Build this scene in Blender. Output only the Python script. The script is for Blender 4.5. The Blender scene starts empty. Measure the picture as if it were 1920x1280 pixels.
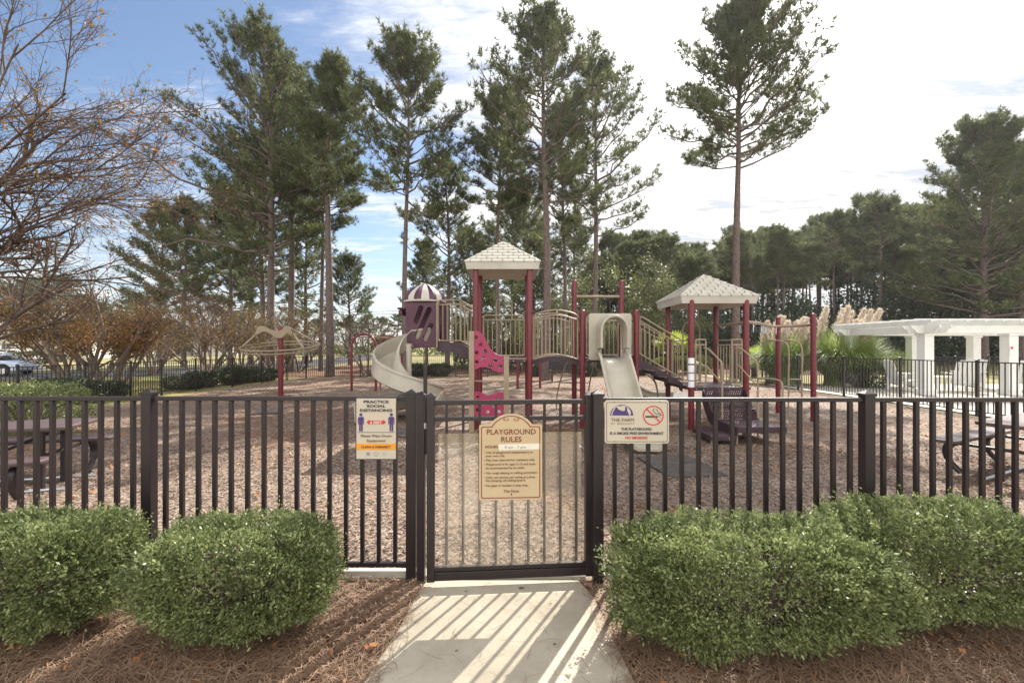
import bpy, math, random
import numpy as np
from mathutils import Vector, Matrix
R = math.radians
random.seed(7)
rng = np.random.default_rng(7)
sc = bpy.context.scene
col = sc.collection

# ------------------------------------------------------------------ camera, sky, sun, exposure
EYE, FPX, HOR = 1.55, 853.33, 650.0
cam_d = bpy.data.cameras.new('camera'); cam = bpy.data.objects.new('camera', cam_d); col.objects.link(cam)
cam_d.lens = 16; cam_d.sensor_width = 36; cam_d.shift_y = 10 / 1920; cam_d.clip_start = 0.05; cam_d.clip_end = 3000
cam.location = (0, 0, EYE); cam.rotation_euler = (R(90), 0, 0); sc.camera = cam
SUN_AZ, SUN_EL = 29.0, 42.5          # azimuth measured from +Y towards +X
w = bpy.data.worlds.new('World'); sc.world = w; w.use_nodes = True
nt = w.node_tree; nt.nodes.clear()
def N(tree, typ, **kw):
    n = tree.nodes.new(typ)
    for k, v in kw.items(): setattr(n, k, v)
    return n
out = N(nt, 'ShaderNodeOutputWorld'); bg = N(nt, 'ShaderNodeBackground'); bg.inputs[1].default_value = 0.15
sky = N(nt, 'ShaderNodeTexSky'); sky.sky_type = 'NISHITA'; sky.sun_disc = False
sky.sun_elevation = R(SUN_EL); sky.sun_rotation = R(SUN_AZ); sky.dust_density = 0.6; sky.ozone_density = 2.2
L = nt.links.new
tc = N(nt, 'ShaderNodeTexCoord'); sep = N(nt, 'ShaderNodeSeparateXYZ'); L(tc.outputs['Generated'], sep.inputs[0])
def mth(tree, op, a, b=None, c=None, clamp=False):
    n = N(tree, 'ShaderNodeMath', operation=op); n.use_clamp = clamp
    for i, v in enumerate((a, b, c)):
        if v is None: continue
        if isinstance(v, (int, float)): n.inputs[i].default_value = v
        else: tree.links.new(v, n.inputs[i])
    return n.outputs[0]
zz = mth(nt, 'ADD', mth(nt, 'MAXIMUM', sep.outputs[2], 0.0), 0.09)
u = mth(nt, 'DIVIDE', sep.outputs[0], zz); v = mth(nt, 'DIVIDE', sep.outputs[1], zz)
cmb = N(nt, 'ShaderNodeCombineXYZ'); L(u, cmb.inputs[0]); L(v, cmb.inputs[1])
mp = N(nt, 'ShaderNodeMapping'); mp.inputs['Rotation'].default_value = (0, 0, R(-38)); mp.inputs['Scale'].default_value = (1.0, 2.6, 1)
L(cmb.outputs[0], mp.inputs[0])
n1 = N(nt, 'ShaderNodeTexNoise'); n1.inputs['Scale'].default_value = 0.85; n1.inputs['Detail'].default_value = 9; n1.inputs['Roughness'].default_value = 0.62; n1.inputs['Distortion'].default_value = 0.35
L(mp.outputs[0], n1.inputs['Vector'])
n2 = N(nt, 'ShaderNodeTexNoise'); n2.inputs['Scale'].default_value = 7.0; n2.inputs['Detail'].default_value = 5; n2.inputs['Roughness'].default_value = 0.6
L(mp.outputs[0], n2.inputs['Vector'])
sdir = Vector((math.sin(R(SUN_AZ)) * math.cos(R(SUN_EL)), math.cos(R(SUN_AZ)) * math.cos(R(SUN_EL)), math.sin(R(SUN_EL))))
dp = N(nt, 'ShaderNodeVectorMath', operation='DOT_PRODUCT'); L(tc.outputs['Generated'], dp.inputs[0]); dp.inputs[1].default_value = sdir
# the cloud deck is thick on the sunward right, breaks up to the left
cover = mth(nt, 'ADD', mth(nt, 'MULTIPLY', n1.outputs[0], 1.0), mth(nt, 'MULTIPLY', n2.outputs[0], 0.34))
cover = mth(nt, 'ADD', cover, mth(nt, 'MAXIMUM', mth(nt, 'MULTIPLY', mth(nt, 'ADD', dp.outputs['Value'], -0.79), 1.7), -0.21))
cover = mth(nt, 'ADD', cover, mth(nt, 'MULTIPLY', mth(nt, 'SUBTRACT', 0.45, sep.outputs[2]), 0.75))
cover = mth(nt, 'ADD', cover, mth(nt, 'MULTIPLY', mth(nt, 'MAXIMUM', mth(nt, 'SUBTRACT', 0.42, sep.outputs[1]), 0.0), 1.3))  # unseen cloud added behind the camera to fill the shade with neutral light
mr = N(nt, 'ShaderNodeMapRange'); mr.interpolation_type = 'SMOOTHSTEP'
L(cover, mr.inputs[0]); mr.inputs[1].default_value = 0.52; mr.inputs[2].default_value = 0.95
# cloud radiance: thin cloud scatters forward, brighter round the sun
glow = mth(nt, 'POWER', mth(nt, 'MAXIMUM', dp.outputs['Value'], 0.0), 24.0)
lum = mth(nt, 'ADD', 3.2, mth(nt, 'MULTIPLY', glow, 12.0))
lum = mth(nt, 'ADD', lum, mth(nt, 'MULTIPLY', mth(nt, 'MAXIMUM', mth(nt, 'SUBTRACT', 0.38, sep.outputs[1]), 0.0), 3.3))  # that unseen bank is also brightened, as added frontal fill
lum = mth(nt, 'MULTIPLY', lum, mth(nt, 'MAXIMUM', 0.5, mth(nt, 'ADD', -0.95, mth(nt, 'ADD', mth(nt, 'MULTIPLY', n1.outputs[0], 2.5), mth(nt, 'MULTIPLY', n2.outputs[0], 1.2)))))
cc = N(nt, 'ShaderNodeCombineXYZ'); L(mth(nt, 'MULTIPLY', lum, 1.0), cc.inputs[0]); L(mth(nt, 'MULTIPLY', lum, 0.985), cc.inputs[1]); L(mth(nt, 'MULTIPLY', lum, 0.97), cc.inputs[2])
skym = N(nt, 'ShaderNodeVectorMath', operation='SCALE'); skym.inputs['Scale'].default_value = 0.47; L(sky.outputs[0], skym.inputs[0])
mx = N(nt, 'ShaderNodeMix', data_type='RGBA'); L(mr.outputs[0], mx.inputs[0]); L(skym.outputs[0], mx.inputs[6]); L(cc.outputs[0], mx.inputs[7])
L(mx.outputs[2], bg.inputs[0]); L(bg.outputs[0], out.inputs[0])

sl = bpy.data.lights.new('sun', 'SUN'); sl.energy = 4.6; sl.angle = R(0.5); sl.color = (1.0, 0.95, 0.87)
so = bpy.data.objects.new('sun', sl); col.objects.link(so)
so.rotation_euler = (-sdir).to_track_quat('-Z', 'Y').to_euler(); so.location = (20, 30, 40)
sc.view_settings.view_transform = 'Standard'; sc.view_settings.look = 'None'
sc.view_settings.exposure = 1.25; sc.view_settings.gamma = 1
sc.cycles.max_bounces = 8; sc.cycles.transparent_max_bounces = 12

# ------------------------------------------------------------------ helpers
def W(px, py, d):                     # a point of the place, from where it is seen and how far it stands
    return Vector(((px - 960) / FPX * d, d, EYE + (HOR - py) / FPX * d))
def XX(px, d): return (px - 960) / FPX * d
def ZZ(py, d): return EYE + (HOR - py) / FPX * d
def sm(a, b, t):
    t = np.clip((np.asarray(t, float) - a) / (b - a), 0, 1); return t * t * (3 - 2 * t)
def g(x, y):
    return -0.18 * sm(3.3, 6.5, y) * (1 - sm(6.0, 9.5, x)) - 0.02 * sm(12, 20, y)
def gf(x, y): return float(g(x, y))

ORG = {}
def place(o, parent, org):
    if parent is not None:
        o.parent = parent
        ORG[o.name] = ORG[parent.name]
    else:
        o.location = org; ORG[o.name] = Vector(org)
def tag(o, label=None, cat=None, group=None, kind=None):
    if label: o['label'] = label
    if cat: o['category'] = cat
    if group: o['group'] = group
    if kind: o['kind'] = kind
    return o
def thing(name, loc, label, cat, group=None):
    o = bpy.data.objects.new(name, None); col.objects.link(o); o.empty_display_size = 0.2
    o.location = loc; ORG[o.name] = Vector(loc)
    return tag(o, label, cat, group)
def copy_tree(o, parent=None):
    c = o.copy(); col.objects.link(c)
    if parent: c.parent = parent
    ORG[c.name] = ORG[o.name]
    for ch in list(o.children): copy_tree(ch, c)
    return c
def quick(name, v, f, mat, parent=None, org=(0, 0, 0), smooth=False):
    """large meshes: v (n,3) in world space, f (m,k)"""
    v = np.asarray(v, np.float32); f = np.asarray(f, np.int32)
    o0 = ORG[parent.name] if parent is not None else Vector(org)
    v = v - np.array(o0, np.float32)
    me = bpy.data.meshes.new(name); k = f.shape[1]
    me.vertices.add(len(v)); me.vertices.foreach_set('co', v.ravel())
    me.loops.add(f.size); me.loops.foreach_set('vertex_index', f.ravel())
    me.polygons.add(len(f)); me.polygons.foreach_set('loop_start', np.arange(0, f.size, k, dtype=np.int32))
    if smooth: me.polygons.foreach_set('use_smooth', np.ones(len(f), bool))
    me.update(calc_edges=True); me.materials.append(mat)
    o = bpy.data.objects.new(name, me); col.objects.link(o); place(o, parent, o0)
    return o
class MB:
    def __init__(s): s.v = []; s.f = []
    def add(s, vs, fs):
        b = len(s.v); s.v += [tuple(p) for p in vs]; s.f += [tuple(i + b for i in q) for q in fs]; return s
    def box(s, c, d, rz=0, mat=None):
        x, y, z = d[0] / 2, d[1] / 2, d[2] / 2
        vs = [Vector((a * x, b * y, e * z)) for a in (-1, 1) for b in (-1, 1) for e in (-1, 1)]
        m = mat if mat is not None else Matrix.Rotation(rz, 4, 'Z')
        vs = [m @ p + Vector(c) for p in vs]
        return s.add(vs, [(0, 1, 3, 2), (4, 6, 7, 5), (0, 4, 5, 1), (2, 3, 7, 6), (0, 2, 6, 4), (1, 5, 7, 3)])
    def bar(s, a, b, wx, wz):         # square bar from a to b
        a = Vector(a); b = Vector(b); d = (b - a); q = d.to_track_quat('X', 'Z').to_matrix().to_4x4()
        return s.box((a + b) / 2, (d.length, wx, wz), mat=q)
    def tube(s, pts, r, n=8, cap=True, closed=False):
        pts = [Vector(p) for p in pts]; rs = r if isinstance(r, (list, tuple)) else [r] * len(pts)
        vs = []; up = None; m = len(pts)
        for i, p in enumerate(pts):
            if closed: t = (pts[(i + 1) % m] - pts[i - 1]).normalized()
            else: t = (pts[min(i + 1, m - 1)] - pts[max(i - 1, 0)]).normalized()
            if up is None:
                up = Vector((0, 0, 1)) if abs(t.z) < 0.9 else Vector((0, 1, 0))
            a = t.cross(up).normalized(); up = a.cross(t).normalized()
            for k in range(n):
                th = 2 * math.pi * k / n
                vs.append(p + (a * math.cos(th) + up * math.sin(th)) * rs[i])
        fs = []
        for i in range(m if closed else m - 1):
            j = (i + 1) % m
            for k in range(n):
                fs.append((i * n + k, i * n + (k + 1) % n, j * n + (k + 1) % n, j * n + k))
        if cap and not closed:
            fs.append(tuple(range(n - 1, -1, -1))); fs.append(tuple((m - 1) * n + k for k in range(n)))
        return s.add(vs, fs)
    def cyl(s, x, y, z0, z1, r, n=14): return s.tube([(x, y, z0), (x, y, z1)], r, n)
    def dome(s, x, y, z, r, n=14, h=1.0):
        vs = []; fs = []; K = 5
        for i in range(K):
            a = i / K * math.pi / 2
            for k in range(n):
                t = 2 * math.pi * k / n; vs.append((x + r * math.cos(a) * math.cos(t), y + r * math.cos(a) * math.sin(t), z + r * h * math.sin(a)))
        vs.append((x, y, z + r * h))
        for i in range(K - 1):
            for k in range(n): fs.append((i * n + k, i * n + (k + 1) % n, (i + 1) * n + (k + 1) % n, (i + 1) * n + k))
        for k in range(n): fs.append(((K - 1) * n + k, (K - 1) * n + (k + 1) % n, K * n))
        return s.add(vs, fs)
    def sweep(s, path, side, up, sec):  # closed section swept along a path
        n = len(sec); vs = []; fs = []
        for p, a, b in zip(path, side, up):
            for (x, z) in sec: vs.append(Vector(p) + Vector(a) * x + Vector(b) * z)
        for i in range(len(path) - 1):
            for k in range(n): fs.append((i * n + k, i * n + (k + 1) % n, (i + 1) * n + (k + 1) % n, (i + 1) * n + k))
        fs.append(tuple(range(n - 1, -1, -1))); fs.append(tuple((len(path) - 1) * n + k for k in range(n)))
        return s.add(vs, fs)
    def build(s, name, mat, parent=None, org=(0, 0, 0), smooth=False, bevel=0.0, label=None):
        o0 = ORG[parent.name] if parent is not None else Vector(org)
        me = bpy.data.meshes.new(name)
        me.from_pydata([tuple(Vector(p) - o0) for p in s.v], [], s.f)
        import bmesh
        bm = bmesh.new(); bm.from_mesh(me); bmesh.ops.recalc_face_normals(bm, faces=bm.faces); bm.to_mesh(me); bm.free()
        me.materials.append(mat)
        if smooth:
            for p in me.polygons: p.use_smooth = True
            try: me.set_sharp_from_angle(angle=R(40))
            except Exception: pass
        o = bpy.data.objects.new(name, me); col.objects.link(o); place(o, parent, o0)
        if bevel:
            b = o.modifiers.new('bevel', 'BEVEL'); b.width = bevel; b.segments = 2; b.limit_method = 'ANGLE'; b.angle_limit = R(40)
        if label: o['label'] = label
        return o
def curve_mesh(cu, mtx):
    o = bpy.data.objects.new('tmp', cu); col.objects.link(o)
    dg = bpy.context.evaluated_depsgraph_get(); me = bpy.data.meshes.new_from_object(o.evaluated_get(dg))
    bpy.data.objects.remove(o); me.transform(mtx); return me
def link_mesh(name, me, mat, parent, org=(0, 0, 0)):
    o0 = ORG[parent.name] if parent is not None else Vector(org)
    me.transform(Matrix.Translation(-o0)); me.materials.clear(); me.materials.append(mat); me.name = name
    o = bpy.data.objects.new(name, me); col.objects.link(o); place(o, parent, o0); return o
def plate(name, outlines, thick, mat, parent, mtx, bevel=0.0, org=(0, 0, 0)):
    """flat shape with holes (x right, y up in its own plane), extruded"""
    cu = bpy.data.curves.new(name, 'CURVE'); cu.dimensions = '2D'; cu.fill_mode = 'BOTH'
    cu.extrude = max(thick / 2 - bevel, 0.0001); cu.bevel_depth = bevel; cu.bevel_resolution = 1; cu.offset = -bevel
    for ol in outlines:
        sp = cu.splines.new('POLY'); sp.points.add(len(ol) - 1)
        for i, p in enumerate(ol): sp.points[i].co = (p[0], p[1], 0, 1)
        sp.use_cyclic_u = True
    me = curve_mesh(cu, mtx); return link_mesh(name, me, mat, parent, org)
def text_mesh(s, size, xs=1.0, align='CENTER', bold=0.0, spacing=1.0):
    cu = bpy.data.curves.new('lettering', 'FONT'); cu.body = s; cu.size = size; cu.align_x = align; cu.extrude = 0.0006
    cu.offset = bold; cu.space_character = spacing; cu.resolution_u = 3
    return curve_mesh(cu, Matrix.Diagonal((xs, 1, 1, 1)))
def circ(cx, cy, r, n=20, ry=None, a0=0, a1=360):
    ry = ry or r; full = abs(a1 - a0) >= 360
    m = n if full else n + 1
    return [(cx + r * math.cos(R(a0 + (a1 - a0) * i / n)), cy + ry * math.sin(R(a0 + (a1 - a0) * i / n))) for i in range(m)]
def rrect(x0, y0, x1, y1, r, n=5):
    o = []
    for cx, cy, a in ((x1 - r, y1 - r, 0), (x0 + r, y1 - r, 90), (x0 + r, y0 + r, 180), (x1 - r, y0 + r, 270)):
        for i in range(n + 1): o.append((cx + r * math.cos(R(a + 90 * i / n)), cy + r * math.sin(R(a + 90 * i / n))))
    return o
def smooth_path(pts, n=6):
    P = [Vector(p) for p in pts]; o = []
    for i in range(len(P) - 1):
        p0 = P[max(i - 1, 0)]; p1 = P[i]; p2 = P[i + 1]; p3 = P[min(i + 2, len(P) - 1)]
        for k in range(n):
            t = k / n
            o.append(0.5 * ((2 * p1) + (p2 - p0) * t + (2 * p0 - 5 * p1 + 4 * p2 - p3) * t * t + (3 * p1 - p0 - 3 * p2 + p3) * t ** 3))
    o.append(P[-1]); return o

# ------------------------------------------------------------------ materials
def mat(name, c, rough=0.6, var=0.12, scale=6.0, bump=0.0, bscale=40.0, metal=0.0, c2=None, island=False, trans=0.0, coat=0.0, spec=0.5, dirt=None):
    m = bpy.data.materials.new(name); m.use_nodes = True; t = m.node_tree; t.nodes.clear()
    o = N(t, 'ShaderNodeOutputMaterial'); b = N(t, 'ShaderNodeBsdfPrincipled'); LL = t.links.new
    b.inputs['Roughness'].default_value = rough; b.inputs['Metallic'].default_value = metal
    b.inputs['Specular IOR Level'].default_value = spec
    if coat: b.inputs['Coat Weight'].default_value = coat; b.inputs['Coat Roughness'].default_value = 0.15
    c = tuple(c) + (1,); c2 = (tuple(c2) + (1,)) if c2 else tuple(min(1, x * (1 + var * 2)) for x in c[:3]) + (1,)
    ca = c if (island or c2) and True else c
    tcn = N(t, 'ShaderNodeTexCoord'); no = N(t, 'ShaderNodeTexNoise'); no.inputs['Scale'].default_value = scale; no.inputs['Detail'].default_value = 6
    LL(tcn.outputs['Object'], no.inputs['Vector'])
    mxx = N(t, 'ShaderNodeMix', data_type='RGBA'); mxx.inputs[6].default_value = c; mxx.inputs[7].default_value = c2
    if island:
        ge = N(t, 'ShaderNodeNewGeometry'); a = mth(t, 'ADD', mth(t, 'MULTIPLY', ge.outputs['Random Per Island'], 0.65), mth(t, 'MULTIPLY', mth(t, 'SUBTRACT', no.outputs[0], 0.32), 1.0), clamp=True)
        LL(a, mxx.inputs[0])
    else:
        rp = N(t, 'ShaderNodeMapRange'); rp.inputs[1].default_value = 0.3; rp.inputs[2].default_value = 0.7; LL(no.outputs[0], rp.inputs[0]); LL(rp.outputs[0], mxx.inputs[0])
    colour = mxx.outputs[2]
    if dirt:
        n3 = N(t, 'ShaderNodeTexNoise'); n3.inputs['Scale'].default_value = scale * 3.7; n3.inputs['Detail'].default_value = 8; n3.inputs['Roughness'].default_value = 0.7
        LL(tcn.outputs['Object'], n3.inputs['Vector'])
        r3 = N(t, 'ShaderNodeMapRange'); r3.inputs[1].default_value = 0.52; r3.inputs[2].default_value = 0.75; r3.inputs[4].default_value = 0.55; LL(n3.outputs[0], r3.inputs[0])
        m3 = N(t, 'ShaderNodeMix', data_type='RGBA'); LL(r3.outputs[0], m3.inputs[0]); LL(colour, m3.inputs[6]); m3.inputs[7].default_value = tuple(dirt) + (1,)
        colour = m3.outputs[2]
    LL(colour, b.inputs['Base Color'])
    if bump:
        nb = N(t, 'ShaderNodeTexNoise'); nb.inputs['Scale'].default_value = bscale; nb.inputs['Detail'].default_value = 5
        LL(tcn.outputs['Object'], nb.inputs['Vector'])
        bp = N(t, 'ShaderNodeBump'); bp.inputs['Strength'].default_value = bump; bp.inputs['Distance'].default_value = 0.02; LL(nb.outputs[0], bp.inputs['Height']); LL(bp.outputs[0], b.inputs['Normal'])
    if trans:
        tr = N(t, 'ShaderNodeBsdfTranslucent'); LL(colour, tr.inputs[0]); ms = N(t, 'ShaderNodeMixShader'); ms.inputs[0].default_value = trans
        LL(b.outputs[0], ms.inputs[1]); LL(tr.outputs[0], ms.inputs[2]); LL(ms.outputs[0], o.inputs[0])
    else: LL(b.outputs[0], o.inputs[0])
    return m
MT = dict(
    fence=mat('dark_bronze_paint', (0.012, 0.008, 0.010), 0.36, c2=(0.022, 0.015, 0.017), scale=3, bump=0.08, bscale=90),
    fence_far=mat('dark_fence_paint', (0.016, 0.013, 0.014), 0.45, scale=3),
    red=mat('red_post_paint', (0.115, 0.008, 0.015), 0.36, c2=(0.16, 0.014, 0.023), scale=2.5, bump=0.04, bscale=60, dirt=(0.16, 0.05, 0.05)),
    purple=mat('purple_plastic', (0.055, 0.008, 0.028), 0.42, c2=(0.08, 0.015, 0.042), scale=3, bump=0.05, bscale=30),
    deck=mat('dark_purple_vinyl', (0.03, 0.011, 0.019), 0.5, c2=(0.052, 0.024, 0.035), scale=5, bump=0.15, bscale=60),
    pink=mat('raspberry_plastic', (0.27, 0.016, 0.065), 0.4, c2=(0.34, 0.032, 0.095), scale=4, bump=0.04),
    tan=mat('tan_powder_coat', (0.25, 0.19, 0.12), 0.42, c2=(0.32, 0.25, 0.17), scale=4, bump=0.04),
    slide=mat('cream_slide_plastic', (0.36, 0.325, 0.255), 0.34, c2=(0.45, 0.41, 0.33), scale=2.5, bump=0.05, bscale=8, dirt=(0.36, 0.31, 0.24)),
    roof=mat('cream_roof_plastic', (0.44, 0.415, 0.355), 0.5, c2=(0.53, 0.50, 0.44), scale=3, dirt=(0.42, 0.39, 0.33)),
    white=mat('white_paint', (0.60, 0.60, 0.575), 0.5, c2=(0.66, 0.66, 0.635), scale=1.5, dirt=(0.52, 0.50, 0.45)),
    metal=mat('grey_metal', (0.5, 0.52, 0.55), 0.35, metal=0.6),
    table=mat('brown_table_plastic', (0.065, 0.042, 0.042), 0.5, c2=(0.095, 0.062, 0.062), scale=6, bump=0.1),
    bark=mat('pine_bark', (0.07, 0.05, 0.046), 0.9, c2=(0.16, 0.115, 0.10), scale=9, bump=0.9, bscale=14),
    bark_far=mat('far_pine_bark', (0.12, 0.085, 0.075), 0.9, c2=(0.20, 0.15, 0.135), scale=2),
    bark2=mat('myrtle_bark', (0.12, 0.088, 0.068), 0.8, c2=(0.24, 0.18, 0.14), scale=5, bump=0.3, bscale=20),
    twig=mat('bare_twig_bark', (0.07, 0.048, 0.038), 0.85, c2=(0.14, 0.092, 0.07), scale=3),
    needle=mat('pine_needles', (0.045, 0.07, 0.028), 0.5, c2=(0.16, 0.17, 0.06), scale=0.7, island=True, trans=0.5),
    needle_far=mat('far_pine_needles', (0.045, 0.068, 0.028), 0.6, c2=(0.17, 0.18, 0.075), scale=0.5, island=True, trans=0.5),
    leaf_box=mat('hedge_leaves', (0.046, 0.078, 0.024), 0.45, c2=(0.33, 0.37, 0.15), scale=5, island=True, trans=0.38, spec=0.5),
    leaf_dark=mat('dark_shrub_leaves', (0.03, 0.048, 0.024), 0.4, c2=(0.075, 0.10, 0.05), scale=2, island=True, trans=0.2),
    leaf_mid=mat('broad_leaves', (0.07, 0.10, 0.03), 0.5, c2=(0.22, 0.23, 0.08), scale=0.8, island=True, trans=0.42),
    leaf_rust=mat('rust_leaves', (0.36, 0.12, 0.035), 0.6, c2=(0.17, 0.18, 0.05), scale=0.8, island=True, trans=0.4),
    leaf_olive=mat('olive_yellow_leaves', (0.17, 0.16, 0.03), 0.6, c2=(0.30, 0.20, 0.045), scale=0.8, island=True, trans=0.4),
    palm=mat('palm_leaf', (0.24, 0.32, 0.04), 0.4, c2=(0.42, 0.48, 0.09), scale=3, island=True, trans=0.4),
    pampas=mat('pampas_blades', (0.18, 0.25, 0.06), 0.5, c2=(0.42, 0.50, 0.19), scale=2, island=True, trans=0.4),
    plume=mat('pampas_plume', (0.58, 0.48, 0.38), 0.8, c2=(0.74, 0.66, 0.55), scale=3, island=True, trans=0.4),
    chip=mat('wood_chip', (0.075, 0.045, 0.03), 0.8, c2=(0.38, 0.295, 0.235), scale=1.5, island=True),
    straw=mat('pine_straw_needles', (0.105, 0.05, 0.028), 0.7, c2=(0.40, 0.27, 0.175), scale=2, island=True),
    dead=mat('fallen_leaf', (0.30, 0.09, 0.03), 0.7, c2=(0.40, 0.18, 0.06), scale=4, island=True, trans=0.2),
    rubber=mat('black_rubber', (0.03, 0.027, 0.028), 0.85, c2=(0.11, 0.085, 0.07), scale=12, bump=0.4, bscale=80),
    cream=mat('sign_cream', (0.46, 0.35, 0.20), 0.45, c2=(0.50, 0.39, 0.24), scale=2),
    signwhite=mat('sign_white', (0.47, 0.42, 0.33), 0.4, c2=(0.51, 0.46, 0.37), scale=2),
    maroon=mat('sign_maroon', (0.17, 0.035, 0.025), 0.5), ink=mat('sign_ink', (0.025, 0.02, 0.03), 0.5),
    brownink=mat('sign_brown_ink', (0.14, 0.07, 0.035), 0.5), signpurple=mat('sign_purple', (0.055, 0.025, 0.14), 0.5),
    signred=mat('sign_red', (0.48, 0.02, 0.022), 0.5), orange=mat('sign_orange', (0.62, 0.25, 0.02), 0.5),
    tape=mat('white_tape', (0.6, 0.57, 0.48), 0.5), greyink=mat('sign_grey_ink', (0.22, 0.2, 0.22), 0.6),
    sticker=mat('white_sticker', (0.7, 0.7, 0.72), 0.5),
    glassy=None, carwhite=mat('white_car_paint', (0.72, 0.73, 0.76), 0.25, coat=0.6), carglass=mat('car_glass', (0.02, 0.025, 0.03), 0.08),
    carblue=mat('silver_blue_car_paint', (0.42, 0.47, 0.58), 0.25, coat=0.6), tyre=mat('tyre_rubber', (0.02, 0.02, 0.02), 0.8), rim=mat('wheel_rim', (0.5, 0.5, 0.5), 0.35, metal=0.8),
    shingle=mat('grey_shingles', (0.30, 0.27, 0.26), 0.9, c2=(0.4, 0.37, 0.35), scale=3, bump=0.3), wall=mat('cream_render', (0.62, 0.6, 0.55), 0.8),
    pane=mat('window_glass', (0.05, 0.07, 0.09), 0.1), brick=mat('brick_red', (0.35, 0.1, 0.06), 0.8),
)
# clear acrylic of the gate: a dusty, slightly milky sheet
m = bpy.data.materials.new('dusty_acrylic'); m.use_nodes = True; t = m.node_tree; t.nodes.clear()
o_ = N(t, 'ShaderNodeOutputMaterial'); tr = N(t, 'ShaderNodeBsdfTransparent'); tr.inputs[0].default_value = (0.93, 0.93, 0.92, 1)
df = N(t, 'ShaderNodeBsdfDiffuse'); df.inputs[0].default_value = (0.52, 0.45, 0.35, 1); tl = N(t, 'ShaderNodeBsdfTranslucent'); tl.inputs[0].default_value = (0.52, 0.45, 0.35, 1)
gl = N(t, 'ShaderNodeBsdfGlossy'); gl.inputs['Roughness'].default_value = 0.08
a1 = N(t, 'ShaderNodeMixShader'); a1.inputs[0].default_value = 0.6; a2 = N(t, 'ShaderNodeMixShader'); a3 = N(t, 'ShaderNodeMixShader'); a3.inputs[0].default_value = 0.06
tcn = N(t, 'ShaderNodeTexCoord'); no = N(t, 'ShaderNodeTexNoise'); no.inputs['Scale'].default_value = 3; no.inputs['Detail'].default_value = 7; no.inputs['Roughness'].default_value = 0.65
t.links.new(tcn.outputs['Object'], no.inputs['Vector']); rr = N(t, 'ShaderNodeMapRange'); rr.inputs[1].default_value = 0.3; rr.inputs[2].default_value = 0.8; rr.inputs[3].default_value = 0.06; rr.inputs[4].default_value = 0.19
t.links.new(no.outputs[0], rr.inputs[0]); t.links.new(rr.outputs[0], a2.inputs[0])
t.links.new(df.outputs[0], a1.inputs[1]); t.links.new(tl.outputs[0], a1.inputs[2]); t.links.new(tr.outputs[0], a2.inputs[1]); t.links.new(a1.outputs[0], a2.inputs[2])
t.links.new(a2.outputs[0], a3.inputs[1]); t.links.new(gl.outputs[0], a3.inputs[2]); t.links.new(a3.outputs[0], o_.inputs[0]); MT['glassy'] = m

def ground_mat(name, cols, scales, bump=0.5, bscale=60, rough=0.9, vor=False, thr=(0.4, 0.6)):
    m = bpy.data.materials.new(name); m.use_nodes = True; t = m.node_tree; t.nodes.clear(); LL = t.links.new
    o = N(t, 'ShaderNodeOutputMaterial'); b = N(t, 'ShaderNodeBsdfPrincipled'); b.inputs['Roughness'].default_value = rough; b.inputs['Specular IOR Level'].default_value = 0.2
    tcn = N(t, 'ShaderNodeTexCoord'); cur = None
    a = N(t, 'ShaderNodeTexNoise'); a.inputs['Scale'].default_value = scales[0]; a.inputs['Detail'].default_value = 8; a.inputs['Roughness'].default_value = 0.7; LL(tcn.outputs['Object'], a.inputs['Vector'])
    if vor:
        vo = N(t, 'ShaderNodeTexVoronoi'); vo.inputs['Scale'].default_value = scales[1]; mpp = N(t, 'ShaderNodeMapping'); mpp.inputs['Scale'].default_value = (1, 0.55, 1)
        dn = N(t, 'ShaderNodeTexNoise'); dn.inputs['Scale'].default_value = 9; LL(tcn.outputs['Object'], dn.inputs['Vector'])
        ad = N(t, 'ShaderNodeVectorMath', operation='ADD'); sc_ = N(t, 'ShaderNodeVectorMath', operation='SCALE'); sc_.inputs['Scale'].default_value = 0.12
        LL(dn.outputs['Color'], sc_.inputs[0]); LL(tcn.outputs['Object'], ad.inputs[0]); LL(sc_.outputs[0], ad.inputs[1]); LL(ad.outputs[0], mpp.inputs[0]); LL(mpp.outputs[0], vo.inputs['Vector'])
        sp = N(t, 'ShaderNodeSeparateColor'); LL(vo.outputs['Color'], sp.inputs[0]); fine = sp.outputs[0]; hb = sp.outputs[1]
    else:
        f = N(t, 'ShaderNodeTexNoise'); f.inputs['Scale'].default_value = scales[1]; f.inputs['Detail'].default_value = 6; f.inputs['Roughness'].default_value = 0.75; LL(tcn.outputs['Object'], f.inputs['Vector'])
        fr = N(t, 'ShaderNodeMapRange'); fr.inputs[1].default_value = 0.3; fr.inputs[2].default_value = 0.7; LL(f.outputs[0], fr.inputs[0]); fine = fr.outputs[0]; hb = f.outputs[0]
    m1 = N(t, 'ShaderNodeMix', data_type='RGBA'); LL(fine, m1.inputs[0]); m1.inputs[6].default_value = cols[0] + (1,); m1.inputs[7].default_value = cols[1] + (1,)
    m2 = N(t, 'ShaderNodeMix', data_type='RGBA'); r2 = N(t, 'ShaderNodeMapRange'); r2.inputs[1].default_value = thr[0]; r2.inputs[2].default_value = thr[1]; LL(a.outputs[0], r2.inputs[0]); LL(r2.outputs[0], m2.inputs[0])
    LL(m1.outputs[2], m2.inputs[6])
    m4 = N(t, 'ShaderNodeMix', data_type='RGBA'); LL(fine, m4.inputs[0]); m4.inputs[6].default_value = cols[2] + (1,); m4.inputs[7].default_value = cols[3] + (1,); LL(m4.outputs[2], m2.inputs[7])
    LL(m2.outputs[2], b.inputs['Base Color'])
    bp = N(t, 'ShaderNodeBump'); bp.inputs['Strength'].default_value = bump; bp.inputs['Distance'].default_value = 0.02; LL(hb, bp.inputs['Height']); LL(bp.outputs[0], b.inputs['Normal'])
    LL(b.outputs[0], o.inputs[0]); return m
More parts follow.
